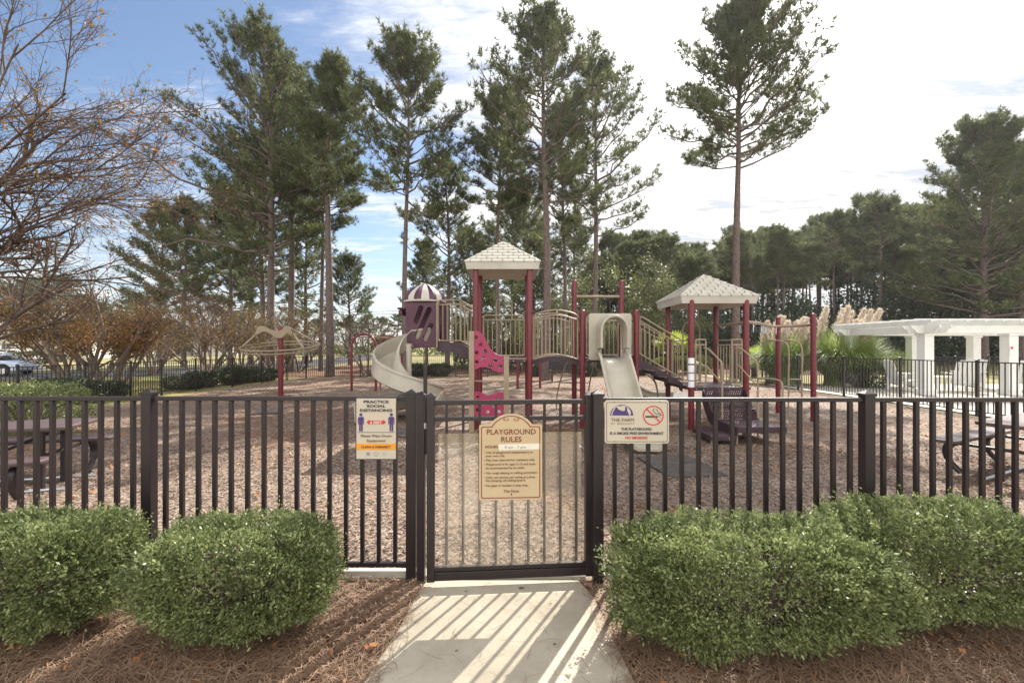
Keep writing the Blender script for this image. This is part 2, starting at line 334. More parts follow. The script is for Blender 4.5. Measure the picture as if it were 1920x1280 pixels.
G_lawn = ground_mat('lawn_grass', [(0.12, 0.13, 0.035), (0.20, 0.19, 0.07), (0.26, 0.20, 0.10), (0.34, 0.26, 0.14)], (0.12, 30), 0.5, thr=(0.42, 0.62))
G_mulch = ground_mat('wood_mulch', [(0.085, 0.054, 0.037), (0.33, 0.255, 0.20), (0.07, 0.038, 0.022), (0.26, 0.155, 0.10)], (0.30, 38), 0.9, vor=True, thr=(0.45, 0.62))
G_straw = ground_mat('pine_straw_bed', [(0.09, 0.042, 0.024), (0.28, 0.17, 0.11), (0.06, 0.028, 0.016), (0.19, 0.10, 0.06)], (1.5, 55), 0.9, thr=(0.42, 0.62))
G_conc = ground_mat('path_concrete', [(0.42, 0.37, 0.29), (0.47, 0.42, 0.335), (0.345, 0.30, 0.225), (0.40, 0.35, 0.27)], (2.2, 120), 0.12, rough=0.85)
G_patio = ground_mat('patio_concrete', [(0.46, 0.42, 0.36), (0.50, 0.46, 0.39), (0.43, 0.39, 0.33), (0.47, 0.43, 0.37)], (1.5, 60), 0.1)
G_road = ground_mat('road_asphalt', [(0.055, 0.055, 0.062), (0.085, 0.082, 0.088), (0.05, 0.05, 0.055), (0.075, 0.072, 0.08)], (0.6, 80), 0.3)
# ------------------------------------------------------------------ setting: ground sheets
def grid_sheet(name, xs, ys, lift, mt, inside=None, kind='structure'):
    X, Y = np.meshgrid(xs, ys); Z = g(X, Y) + lift
    v = np.stack([X.ravel(), Y.ravel(), Z.ravel()], 1); nx, ny = len(xs), len(ys)
    i = (np.arange(ny - 1)[:, None] * nx + np.arange(nx - 1)[None, :]).ravel()
    f = np.stack([i, i + 1, i + 1 + nx, i + nx], 1)
    return tag(quick(name, v, f, mt, smooth=True), kind=kind)
xs = np.unique(np.concatenate([np.linspace(-900, -60, 14), np.linspace(-60, 60, 121), np.linspace(60, 900, 14)]))
ys = np.unique(np.concatenate([np.linspace(-60, -10, 6), np.linspace(-10, 60, 141), np.linspace(60, 1500, 20)]))
grid_sheet('ground', xs, ys, -0.03, G_lawn)
grid_sheet('mulch_bed', np.linspace(-11.9, 10.35, 90), np.linspace(3.02, 26.3, 94), 0.0, G_mulch)
grid_sheet('pine_straw_ground', np.linspace(-16, 24, 60), np.linspace(27.0, 44, 30), -0.012, G_straw)
grid_sheet('pine_straw_bed', np.linspace(-9, 9, 60), np.linspace(-1.5, 3.015, 20), -0.008, G_straw)
grid_sheet('patio', np.linspace(10.62, 40, 40), np.linspace(6, 19.2, 30), 0.0, G_patio)
def ribbon(name, pts, width, lift, mt):
    P = smooth_path([(x, y, 0) for x, y in pts], 8); v = []; f = []
    for i, p in enumerate(P):
        t = (P[min(i + 1, len(P) - 1)] - P[max(i - 1, 0)]).normalized(); nrm = Vector((-t.y, t.x, 0))
        for s in (-1, 1):
            q = p + nrm * s * width / 2; v.append((q.x, q.y, gf(q.x, q.y) + lift))
        if i: f.append((2 * i - 2, 2 * i - 1, 2 * i + 1, 2 * i))
    return tag(MB().add(v, f).build(name, mt), kind='structure')
ribbon('road', [(-90, 20), (-50, 23.5), (-33, 26.5), (-24, 32), (-22, 44), (-24, 70), (-30, 120)], 8.0, 0.006, G_road)
ribbon('footpath', [(-90, 29), (-45, 31), (-34, 36), (-31, 60)], 1.5, 0.012, G_patio)
# concrete path to the gate (slightly flared, rounded corners at the gate end)
pl = [(-0.563, 3.01), (-0.60, 2.80), (-0.62, 2.495), (-0.68, 2.10), (-0.74, 1.5), (-0.80, -1.4)]
pr = [(0.44, 3.01), (0.505, 2.80), (0.53, 2.495), (0.565, 2.10), (0.60, 1.5), (0.66, -1.4)]
mb = MB(); v = []; f = []
for (a, b) in zip(pl, pr):
    v += [(a[0], a[1], 0.012), (b[0], b[1], 0.012), (a[0], a[1], -0.05), (b[0], b[1], -0.05)]
for i in range(len(pl) - 1):
    a = 4 * i; b = a + 4
    f += [(a, a + 1, b + 1, b), (a, b, b + 2, a + 2), (a + 1, a + 3, b + 3, b + 1)]
f.append((0, 2, 3, 1)); mb.add(v, f); path = tag(mb.build('path', G_conc, bevel=0.008), kind='structure')
tag(MB().box((-0.06, 3.075, 0.002), (1.10, 0.115, 0.06)).build('threshold_slab', G_conc, bevel=0.006), kind='structure')
# timber-edge kerb under the front fence
kb = MB().box((-3.45, 3.08, 0.01), (5.66, 0.045, 0.07)); tag(kb.build('kerb', G_patio, bevel=0.004), kind='structure')
kb = MB().box((3.35, 3.03, 0.01), (5.5, 0.045, 0.07)); tag(kb.build('kerb', G_patio, bevel=0.004), kind='structure')

# loose material: wood chips over the mulch, pine straw near the camera, fallen leaves
def rot_frames(n, tilt=0.5):
    a = rng.uniform(0, 2 * np.pi, n); d = np.stack([np.cos(a), np.sin(a), rng.normal(0, tilt, n)], 1); d /= np.linalg.norm(d, axis=1)[:, None]
    s = np.cross(d, rng.normal(0, 1, (n, 3)) * np.array([0.35, 0.35, 1])); s /= np.linalg.norm(s, axis=1)[:, None]
    return d, s
def quads(c, d, s, l, w_):
    l = np.asarray(l)[:, None] if np.ndim(l) else l; w_ = np.asarray(w_)[:, None] if np.ndim(w_) else w_
    v = np.stack([c - d * l - s * w_ * .6, c + d * l - s * w_, c + d * l * .9 + s * w_, c - d * l + s * w_ * .8], 1).reshape(-1, 3)
    n = len(c); f = np.arange(4 * n).reshape(n, 4); return v, f
def scatter(n, x0, x1, y0, y1, p=1.0):
    x = rng.uniform(x0, x1, n); y = y0 + (y1 - y0) * rng.uniform(0, 1, n) ** p; return x, y
X1, Y1 = scatter(85000, -7.5, 7.5, 3.1, 8.0, 1.5); X2, Y2 = scatter(26000, -11.5, 10.2, 6, 22, 1.3)
x = np.concatenate([X1, X2]); y = np.concatenate([Y1, Y2]); n = len(x)
c = np.stack([x, y, g(x, y) + rng.uniform(0.002, 0.014, n)], 1); d, s = rot_frames(n, 0.28)
v, f = quads(c, d, s, rng.uniform(0.007, 0.021, n) * (1 + y / 18), rng.uniform(0.002, 0.006, n) * (1 + y / 18))
tag(quick('wood_chips', v, f, MT['chip']), 'pale and rust brown wood chips covering the playground floor', 'mulch', kind='stuff')
def needles(n, x, y, z, ln, wd, tilt):
    a = rng.uniform(0, 2 * np.pi, n); d = np.stack([np.cos(a), np.sin(a), rng.normal(0, tilt, n)], 1)
    s = np.stack([-np.sin(a), np.cos(a), np.zeros(n)], 1); c = np.stack([x, y, z], 1); b = s * rng.normal(0, 0.012, n)[:, None] * 3
    l = ln[:, None]; w_ = wd
    p0 = c - d * l; p1 = c + b * .5 + np.array([0, 0, .004]); p2 = c + d * l + b * .0
    v = np.stack([p0 - s * w_, p0 + s * w_, p1 - s * w_, p1 + s * w_, p2 - s * w_, p2 + s * w_], 1).reshape(-1, 3)
    i = np.arange(n) * 6; f = np.concatenate([np.stack([i, i + 2, i + 3, i + 1], 1), np.stack([i + 2, i + 4, i + 5, i + 3], 1)]); return v, f
n = 52000; x, y = rng.uniform(-3.6, 3.6, n), rng.uniform(1.2, 3.02, n)
hwl = -0.56 - 0.06 * (3 - y) + np.abs(rng.normal(0, 0.05, n)) * (rng.uniform(0, 1, n) < .35); hwr = 0.47 + 0.05 * (3 - y) - np.abs(rng.normal(0, 0.05, n)) * (rng.uniform(0, 1, n) < .35)
k = (x < hwl - 0.02) | (x > hwr + 0.02) | (rng.uniform(0, 1, n) < .012); x = x[k]; y = y[k]; n = len(x)
edge = np.clip(np.minimum(np.abs(x - (-0.6)), np.abs(x - 0.52)) / 0.25, 0.15, 1)
hgt = (0.02 + 0.028 * (np.sin(x * 3.1 + 1) * np.sin(y * 4.3) * .5 + .5)) * edge
v, f = needles(n, x, y, rng.uniform(0, 1, n) * hgt + 0.002 + 0.016 * ((x > -0.66) & (x < 0.6)), rng.uniform(0.035, 0.085, n), 0.0011, 0.16)
tag(quick('pine_straw', v, f, MT['straw']), 'rust and pale pine straw lying loose beside the concrete path', 'pine straw', kind='stuff')
def leaf_piece(n, xr, yr, sz):
    x = rng.uniform(*xr, n); y = rng.uniform(*yr, n); c = np.stack([x, y, g(x, y) + 0.02 + rng.uniform(0, .02, n)], 1); d, s = rot_frames(n, 0.25); return quads(c, d, s, rng.uniform(.5, 1, n) * sz, rng.uniform(.3, .7, n) * sz)
v1, f1 = leaf_piece(260, (-3.2, 3.2), (1.6, 3.0), 0.02); v2, f2 = leaf_piece(900, (-9, 9), (3.3, 12), 0.03)
kk = ~((v1[::4, 0] > -0.66) & (v1[::4, 0] < 0.6)); v1 = v1.reshape(-1, 4, 3)[kk].reshape(-1, 3); f1 = np.arange(len(v1)).reshape(-1, 4)
tag(quick('fallen_leaves', np.concatenate([v1, v2]), np.concatenate([f1, f2 + len(v1)]), MT['dead']), 'scattered orange and brown fallen leaves', 'leaves', kind='stuff')
dl = [(-0.29, 2.86), (0.06, 2.90), (0.33, 2.78), (-0.28, 2.3), (0.22, 2.35), (0.23, 2.72)]
vv = []; ff = []
for i, (a, b) in enumerate(dl):
    r_ = 0.009 if i != 1 else 0.02
    q = circ(a, b, r_, 7, r_ * .5); base = len(vv); vv += [(p[0], p[1], 0.016 + 0.006 * random.random()) for p in q]; ff.append(tuple(range(base, base + 7)))
tag(MB().add(vv, ff).build('leaf_litter', MT['twig']), 'few dark leaf scraps on the concrete path', 'leaves', kind='stuff')

# ------------------------------------------------------------------ fences
FENCE_L, FENCE_R = 3.04, 2.97
def post_with_cap(root, x, y, z0, z1, wd, mt, rz=0, name='post'):
    p = MB().box((x, y, (z0 + z1) / 2), (wd, wd, z1 - z0), rz).build(name, mt, root, bevel=0.003)
    c = MB(); c.box((x, y, z1 + 0.004), (wd + .012, wd + .012, 0.016), rz)
    h = wd / 2 + .006; m = Matrix.Rotation(rz, 3, 'Z'); vs = [m @ Vector((a * h, b * h, 0)) + Vector((x, y, z1 + .0121)) for a, b in ((-1, -1), (1, -1), (1, 1), (-1, 1))] + [Vector((x, y, z1 + .034))]
    c.add(vs, [(0, 1, 4), (1, 2, 4), (2, 3, 4), (3, 0, 4)]); c.build('post_cap', mt, p)
    return p
def front_fence(x_start, x_end, y, posts, label, first_px, gap=0.1063):
    root = thing('metal_fence', ((x_start + x_end) / 2, y, 0), label, 'fence', 'front fence sections beside the gate')
    for px_ in posts: post_with_cap(root, px_, y, -0.1, 1.235, 0.066, MT['fence'])
    ends = [x_start] + [p for p in posts] + [x_end]
    segs = sorted(set(ends))
    for a, b in zip(segs[:-1], segs[1:]):
        if b - a < 0.2: continue
        for zc in (1.205, 0.10):
            MB().box(((a + b) / 2, y, zc), (b - a - .05, 0.030, 0.028)).build('rail', MT['fence'], root, bevel=0.003)
        xk = a + 0.033 + 0.075
        n = max(1, int(round((b - a - .07) / gap))); st = (b - a) / n
        for i in range(1, n):
            MB().box((a + st * i, y, 0.650), (0.0255, 0.0255, 1.079)).build('picket', MT['fence'], root, bevel=0.002)
    return root
gxl, gxr = XX(772, 3.04), XX(1119, 3.0)
front_fence(-5.9, gxl, 3.04, [XX(280, 3.04), XX(280, 3.04) - 1.83, gxl], 'dark metal picket fence left of the gate carrying the social distancing sign', 0)
front_fence(gxr, 5.9, 2.97, [gxr, XX(1625, 2.97), XX(1625, 2.97) + 1.83], 'dark metal picket fence right of the gate carrying the no smoking sign', 0)
# gate with its latch post
gl_, gr_ = Vector((XX(809, 2.95), 2.93, 0)), Vector((XX(1103, 3.02), 3.01, 0))
gate = thing('metal_gate', ((gl_.x + gr_.x) / 2, 2.97, 0), 'dark metal gate with clear sheet over its lower part and a rules sign', 'gate')
ga = math.atan2(gr_.y - gl_.y, gr_.x - gl_.x)
for q, nm, z1 in ((gl_, 'stile', 1.222), (gr_, 'stile', 1.222)): post_with_cap(gate, q.x, q.y, 0.045, z1, 0.05, MT['fence'], ga, nm)
def gp(t, z, off=0): return Vector((gl_.x + (gr_.x - gl_.x) * t + math.sin(ga) * off, gl_.y + (gr_.y - gl_.y) * t - math.cos(ga) * off, z))
for z, h in ((1.19, 0.03), (1.085, 0.026), (0.075, 0.055), (0.122, 0.026)):
    MB().bar(gp(0.024, z), gp(0.976, z), 0.03, h).build('rail', MT['fence'], gate, bevel=0.003)
for i in range(9):
    t_ = (837.7 - 809 + 30.25 * i) / (1103 - 809)
    MB().box(gp(t_, 0.66), (0.017, 0.017, 1.03), ga).build('picket', MT['fence'], gate, bevel=0.002)
b_ = MB(); c0 = gp(0.5, 0.567, 0.022); b_.box(c0, (0.93, 0.004, 0.855), ga); b_.build('acrylic_sheet', MT['glassy'], gate)
for t_ in (0.06, 0.94):
    for z in (0.3, 0.9): MB().tube([gp(t_, z, .024), gp(t_, z, .03)], .008, 8).build('screw', MT['metal'], gate)
for z in (0.25, 0.62, 1.02): MB().box(gp(1.035, z, -0.0), (0.03, 0.05, 0.07), ga).build('hinge', MT['fence'], gate, bevel=0.004)
gpost = thing('gate_post', (XX(789.5, 3.0), 2.99, 0), 'dark square gate post doubled against the fence end left of the gate', 'post')
post_with_cap(gpost, XX(790, 2.99), 2.99, -0.1, 1.225, 0.05, MT['fence'], 0)
latch = thing('gate_latch', (XX(797, 2.96), 2.955, 0.8), 'tall black magnetic gate latch rod rising above the gate post', 'latch')
lx = XX(797.5, 3.02); MB().cyl(lx, 3.02, 0.95, 1.40, 0.013, 12).build('rod', MT['fence'], latch, smooth=True)
MB().cyl(lx, 3.02, 1.40, 1.43, 0.017, 12).build('knob', MT['fence'], latch, smooth=True)
MB().box((lx + .004, 3.0, 0.93), (0.03, 0.035, 0.17)).build('housing', MT['fence'], latch, bevel=0.005)
MB().cyl(lx + .004, 2.975, 1.02, 1.05, 0.010, 10).build('striker', MT['metal'], latch, smooth=True)

def long_fence(name, pts, label, group=None, h=1.22, gap=0.115, pick=0.017, mt=None, wd=0.055):
    mt = mt or MT['fence_far']; r0 = pts[len(pts) // 2]
    root = thing(name, (r0[0], r0[1], gf(*r0)), label, 'fence', group)
    for (x, y) in pts: post_with_cap(root, x, y, gf(x, y) - .05, gf(x, y) + h + .03, wd, mt)
    for (a, b) in zip(pts[:-1], pts[1:]):
        A = Vector((a[0], a[1], gf(*a))); B = Vector((b[0], b[1], gf(*b))); dd = B - A; n = max(2, int(round(dd.length / gap)))
        p = MB(); rz = math.atan2(dd.y, dd.x)
        for zc in (h - .012, .09): p.bar(A + Vector((0, 0, zc)), B + Vector((0, 0, zc)), 0.024, 0.024)
        for i in range(1, n):
            q = A + dd * (i / n); p.box(q + Vector((0, 0, (h + .07) / 2)), (pick, pick, h - .1), rz)
        p.build('picket_panel', mt, root)
    return root
LF = [(-11.9, 5.2), (-12.1, 6.9), (-12.3, 8.6), (-12.4, 10.2)]
for px_, dd in ((33, 11.7), (159, 13.4), (245, 15.1), (303, 16.6), (367, 18.3), (436, 20.1), (491, 21.9), (538, 23.7), (574, 25.3)): LF.append((XX(px_, dd), dd))
long_fence('metal_fence', LF, 'black picket fence running back along the left side of the mulch')
BF = [(XX(574, 25.3), 25.3)] + [(-11.4 + 0.83 + 1.83 * i * 1.0, 26.2 + 0.02 * i) for i in range(0, 12)]
long_fence('metal_fence', BF, 'black picket fence across the back of the playground behind the towers')
RF = [(10.5, 6.3), (10.5, 8.3)] + [(10.5, dd) for dd in (10.27, 12.3, 14.4, 16.7, 18.8, 20.9, 22.9, 24.6)] + [(9.9, 26.3)]
long_fence('metal_fence', RF, 'black picket fence along the right side in front of the patio')
long_fence('metal_fence', [(11.5 + 1.7 * i, 24.0) for i in range(15)], 'low black fence beyond the white pergola before the wood', h=1.05)

# ------------------------------------------------------------------ signs
def on_plane(me, origin, rz=0, dx=0, dy=0, dz=0):   # sign plane: x right, y up, facing the camera
    m = Matrix.Translation(Vector(origin)) @ Matrix.Rotation(rz, 4, 'Z') @ Matrix.Rotation(R(90), 4, 'X') @ Matrix.Translation((dx, dy, dz)); me.transform(m)
def sgn(px0, py0, px1, py1, d):
    a = W(px0, py0, d); b = W(px1, py1, d); return (a.x + b.x) / 2, (a.z + b.z) / 2, abs(b.x - a.x), abs(a.z - b.z)
class Sign:
    def __init__(s, name, label, cx, y, cz, rz=0):
        s.o = Vector((cx, y, cz)); s.rz = rz; s.root = thing(name, s.o, label, 'sign')
        s.m = Matrix.Translation(s.o) @ Matrix.Rotation(rz, 4, 'Z') @ Matrix.Rotation(R(90), 4, 'X')
    def plate(s, name, outs, th, mt, z=0, bevel=0): return plate(name, outs, th, mt, s.root, s.m @ Matrix.Translation((0, 0, z)), bevel)
    def text(s, body, size, x, y, mt, width=None, align='CENTER', bold=0.0, z=0.006, name='lettering', spacing=1.0):
        me = text_mesh(body, size, 1.0, align, bold, spacing)
        if width:
            xs_ = [v.co.x for v in me.vertices]; w0 = max(xs_) - min(xs_); me.transform(Matrix.Diagonal((width / w0, 1, 1, 1)))
        me.transform(s.m @ Matrix.Translation((x, y, z))); return link_mesh(name, me, mt, s.root)
D1 = 2.995; cx, cz, sw, sh = sgn(668, 746, 743, 860, D1)
S1 = Sign('notice_sign', 'white portrait sign with two figures and an orange band, on the left fence', cx, D1, cz)
S1.plate('panel', [rrect(-sw / 2, -sh / 2, sw / 2, sh / 2, .004)], .004, MT['signwhite'])
S1.plate('frame', [rrect(-sw / 2 - .004, -sh / 2 - .004, sw / 2 + .004, sh / 2 + .004, .005), rrect(-sw / 2 + .001, -sh / 2 + .001, sw / 2 - .001, sh / 2 - .001, .003)], .007, MT['ink'])
def py1(p): return (803 - p) / FPX * D1
for tx, yy, wd in (('PRACTICE', 755, 47), ('SOCIAL', 763, 35), ('DISTANCING', 771, 60)): S1.text(tx, 0.024, 0, py1(yy), MT['ink'], wd / FPX * D1, bold=.0006)
for sx in (-28.5, 28.5):
    X = sx / FPX * D1; k = D1 / FPX
    S1.plate('figure_icon', [circ(X, py1(777), 2.9 * k, 14)], .002, MT['signpurple'], .003)
    S1.plate('figure_icon', [[(X - 5.6 * k, py1(795)), (X - 5.6 * k, py1(783)), (X - 4 * k, py1(781)), (X + 4 * k, py1(781)), (X + 5.6 * k, py1(783)), (X + 5.6 * k, py1(795)), (X + 4.4 * k, py1(795)), (X + 4.0 * k, py1(785.5)), (X + 3.5 * k, py1(785.5)), (X + 3.3 * k, py1(808)), (X + .5 * k, py1(808)), (X + .4 * k, py1(796)), (X - .4 * k, py1(796)), (X - .5 * k, py1(808)), (X - 3.3 * k, py1(808)), (X - 3.5 * k, py1(785.5)), (X - 4.0 * k, py1(785.5)), (X - 4.4 * k, py1(795))]], .002, MT['signpurple'], .003)
k = D1 / FPX
S1.plate('arrow', [[(-18 * k, py1(791)), (-13.5 * k, py1(786.3)), (-13.5 * k, py1(788)), (13.5 * k, py1(788)), (13.5 * k, py1(786.3)), (18 * k, py1(791)), (13.5 * k, py1(795.7)), (13.5 * k, py1(794.3)), (-13.5 * k, py1(794.3)), (-13.5 * k, py1(795.7))]], .002, MT['signred'], .003)
S1.text('6 FEET', 0.021, 0, py1(793.5), MT['tape'], 22 * k, bold=.0005)
S1.plate('divider', [[(-35 * k, py1(810.4)), (35 * k, py1(810.4)), (35 * k, py1(809.6)), (-35 * k, py1(809.6))]], .002, MT['signpurple'], .003)
S1.text('Please Wipe Down', 0.023, 0, py1(818.5), MT['brownink'], 57 * k, bold=.0002); S1.text('Equipment', 0.023, 0, py1(827.5), MT['brownink'], 35 * k, bold=.0002)
S1.plate('band', [[(-36.8 * k, py1(842.5)), (36.8 * k, py1(842.5)), (36.8 * k, py1(831)), (-36.8 * k, py1(831))]], .002, MT['orange'], .003)
S1.text('CLEAN & DISINFECT', 0.019, 0, py1(839), MT['ink'], 56 * k, bold=.0003)
S1.plate('icon', [circ(-15 * k, py1(850.5), 3.6 * k, 14)], .002, MT['greyink'], .003)
S1.plate('icon', [circ(0, py1(850.5), 4 * k, 14), circ(0, py1(850), 3.2 * k, 12)], .002, MT['greyink'], .003)
for i in range(6): S1.plate('icon', [circ((15.5 + 2.6 * math.cos(i * 1.05)) * k, py1(850.5) + 2.8 * math.sin(i * 1.05) * k, .75 * k, 7)], .002, MT['greyink'], .003)

D3 = 2.93; cx, cz, sw, sh = sgn(1134, 750, 1254, 831, D3); k = D3 / FPX
S3 = Sign('notice_sign', 'tan landscape no smoking sign with purple farm emblem on the right fence', cx, D3, cz, R(-0.6))
S3.plate('panel', [rrect(-sw / 2, -sh / 2, sw / 2, sh / 2, .018)], .005, MT['signwhite'], 0, .001)
S3.plate('border', [rrect(-57 * k, -37.3 * k, 57 * k, 37 * k, .010), rrect(-56.2 * k, -36.5 * k, 56.2 * k, 36.2 * k, .009)], .002, MT['ink'], .003)
def q3(px, py): return ((px - 1194) * k, (790.5 - py) * k)
arc = circ(0, 0, 21.5 * k, 24, 20 * k, 0, 180); ox, oy = q3(1165.5, 778.5)
S3.plate('emblem', [[(a + ox, b + oy) for a, b in arc]], .002, MT['signpurple'], .003)
sky_ = [q3(*p) for p in ((1148, 778), (1148.5, 773), (1151, 769), (1153.5, 764.5), (1156, 762.5), (1158, 764.5), (1159, 767), (1162.5, 768), (1166.5, 770), (1171, 769.5), (1172, 765.5), (1171.2, 763), (1173.6, 761.8), (1176, 765), (1175.5, 769), (1177.5, 773), (1180, 778))]
top_ = [q3(*p) for p in ((1182, 778), (1182.5, 771), (1178.5, 765), (1174, 761), (1168.5, 759.8), (1163, 761.2), (1157, 760.5), (1151.5, 764), (1149, 769), (1146.5, 773), (1146, 778))]
S3.plate('emblem', [sky_ + top_], .002, MT['signwhite'], .0045)
S3.text('THE FARM', 0.030, q3(1167, 789.5)[0], q3(0, 789.5)[1], MT['brownink'], 43 * k); S3.text('AT WESCOTT', 0.014, q3(1167, 795)[0], q3(0, 795)[1], MT['brownink'], 44 * k, spacing=1.6)
ox, oy = q3(1224.5, 778.5)
cg = MB()
S3.plate('prohibition_ring', [circ(ox, oy, 19.2 * k, 36, 18.4 * k), circ(ox, oy, 17.4 * k, 36, 16.6 * k)], .002, MT['signred'], .0048)
S3.plate('cigarette', [[(ox - 14.5 * k, oy - 3.8 * k), (ox + 8 * k, oy - 3.8 * k), (ox + 8 * k, oy - .6 * k), (ox - 14.5 * k, oy - .6 * k)]], .002, MT['ink'], .003)
for a in (9.2, 11.6): S3.plate('cigarette', [[(ox + a * k, oy - 3.8 * k), (ox + (a + 1.5) * k, oy - 3.8 * k), (ox + (a + 1.5) * k, oy - .6 * k), (ox + a * k, oy - .6 * k)]], .002, MT['greyink'], .003)
def stroke(pts, w_):
    P = [Vector((p[0], p[1], 0)) for p in pts]; l = []; r = []
    for i, p in enumerate(P):
        t_ = (P[min(i + 1, len(P) - 1)] - P[max(i - 1, 0)]).normalized(); n_ = Vector((-t_.y, t_.x, 0)) * w_ / 2; l.append((p + n_)[:2]); r.append((p - n_)[:2])
    return [tuple(a) for a in l] + [tuple(a) for a in reversed(r)]
S3.plate('smoke_line', [stroke([(p[0], p[1]) for p in smooth_path([(ox + a * k, oy + b * k, 0) for a, b in ((2, 12.5), (-0.5, 9.5), (2, 6.2), (5, 3), (8.5, 2.2), (12, 1.6), (13.2, -.2))], 5)], 1.1 * k)], .002, MT['ink'], .003)
S3.plate('smoke_line', [stroke([(p[0], p[1]) for p in smooth_path([(ox + a * k, oy + b * k, 0) for a, b in ((4.5, 11.5), (7.5, 10), (8.3, 7), (9.5, 5), (13, 4), (14.8, 1), (14.8, -.2))], 5)], 1.1 * k)], .002, MT['ink'], .003)
S3.plate('prohibition_bar', [stroke([(ox - 12.6 * k, oy + 12.4 * k), (ox + 12.8 * k, oy - 12.2 * k)], 2 * k)], .002, MT['signred'], .0052)
S3.text('THE PLAYGROUND', 0.0235, q3(1193, 806)[0], q3(0, 806)[1], MT['ink'], 57 * k, bold=.0004); S3.text('IS A SMOKE FREE ENVIRONMENT', 0.0235, q3(1193.5, 814)[0], q3(0, 814)[1], MT['ink'], 100 * k, bold=.0004); S3.text('NO SMOKING', 0.0235, q3(1193, 822.3)[0], q3(0, 822.3)[1], MT['signred'], 41 * k, bold=.0004)
for a, b in ((-42, 37), (42, 37), (-42, -36.5), (49, -37)): S3.plate('screw', [circ(a * k, b * k, 1.1 * k, 8)], .003, MT['ink'], .003)

D2 = 2.925; k = D2 / FPX; cx, cz = W(958.5, 858, D2).x, W(958.5, 858, D2).z
S2 = Sign('notice_sign', 'cream arched playground rules sign with maroon border hung on the gate', cx, D2, cz, ga * .6)
def q2(zx, zy): return ((880 + zx / 6.7375 - 958.5) * k, (858 - (760 + zy / 6.7375)) * k)
def arched(o, r_):   # o = inset in px
    x0, x1 = q2(125, 0)[0] + o * k, q2(920, 0)[0] - o * k; y0 = q2(0, 1190)[1] + o * k; ys_ = q2(0, 238)[1] - o * k; yt = q2(0, 102)[1] - o * k
    xa, xb = q2(258, 0)[0] + o * k * .9, q2(795, 0)[0] - o * k * .9; h_ = yt - ys_; half = (xb - xa) / 2; Rr = (half * half + h_ * h_) / (2 * h_); cyy = yt - Rr; cxx = (xa + xb) / 2
    A = math.atan2(ys_ - cyy, half); pts = rrect(x0, y0, x1, ys_, r_); top = [(cxx + Rr * math.cos(A + (math.pi - 2 * A) * i / 20), cyy + Rr * math.sin(A + (math.pi - 2 * A) * i / 20)) for i in range(21)]
    return pts[:6] + top + pts[6:]
S2.plate('panel', [arched(0, .012)], .006, MT['cream'], 0, .001)
S2.plate('border', [arched(3.6, .010), arched(5.2, .009)], .002, MT['maroon'], .0035)
S2.text('PLAYGROUND', .047, 0, q2(0, 360)[1], MT['maroon'], 618 / 6.7375 * k, bold=.0004); S2.text('RULES', .047, 0, q2(0, 455)[1], MT['maroon'], 258 / 6.7375 * k, bold=.0005)
S2.text('HOURS', .024, q2(280, 0)[0], q2(0, 532)[1], MT['maroon'], 160 / 6.7375 * k, bold=.0003)
S2.plate('tape', [[q2(368, 562), q2(900, 552), q2(900, 478), q2(368, 486)]], .001, MT['tape'], .0036)
S2.text('8 am - 7 pm', .026, q2(580, 0)[0], q2(0, 540)[1], MT['greyink'], 262 / 6.7375 * k, z=.0048)
for tx, yy, w_ in (('\u2022 Use of playground equipment is at', 598, 612), ('   your own risk.', 642, 262), ('\u2022 Play area reserved for residents only.', 695, 640), ('\u2022 Playground is for ages 2-12 and must', 748, 648), ('   be accompanied by an adult.', 795, 512), ('\u2022 No rough playing or yelling permitted.', 857, 670), ('\u2022 Only one person per swing at a time.', 913, 648), ('   No jumping off sliding board.', 953, 520), ('\u2022 No glass or bottles in play area.', 1016, 556)):
    ind = 20 if tx[0] == ' ' else 0
    S2.text(tx.strip(), .0195, q2(186 + ind, 0)[0], q2(0, yy)[1], MT['brownink'], (w_ - ind) / 6.7375 * k, align='LEFT', bold=.0002)
S2.text('The Farm', .025, 0, q2(0, 1092)[1], MT['brownink'], 196 / 6.7375 * k, bold=.0002)
S2.plate('leaf_mark', [circ(q2(530, 0)[0], q2(0, 1118)[1], 1.6 * k, 8, 2 * k)], .002, MT['maroon'], .0035)
for s in (-1, 1):
    sp = [(s * (8 + (i * .62) * math.cos(i * .62)) * k, q2(0, 172)[1] + (i * .42) * math.sin(i * .62) * k * .9) for i in range(0, 11)]
    S2.plate('scroll_mark', [stroke(sp, .9 * k)], .002, MT['maroon'], .0035)
    S2.plate('scroll_mark', [circ(s * 13.2 * k, q2(0, 170)[1], 2 * k, 12), circ(s * 13.2 * k, q2(0, 170)[1], 1.2 * k, 10)], .002, MT['maroon'], .0035)
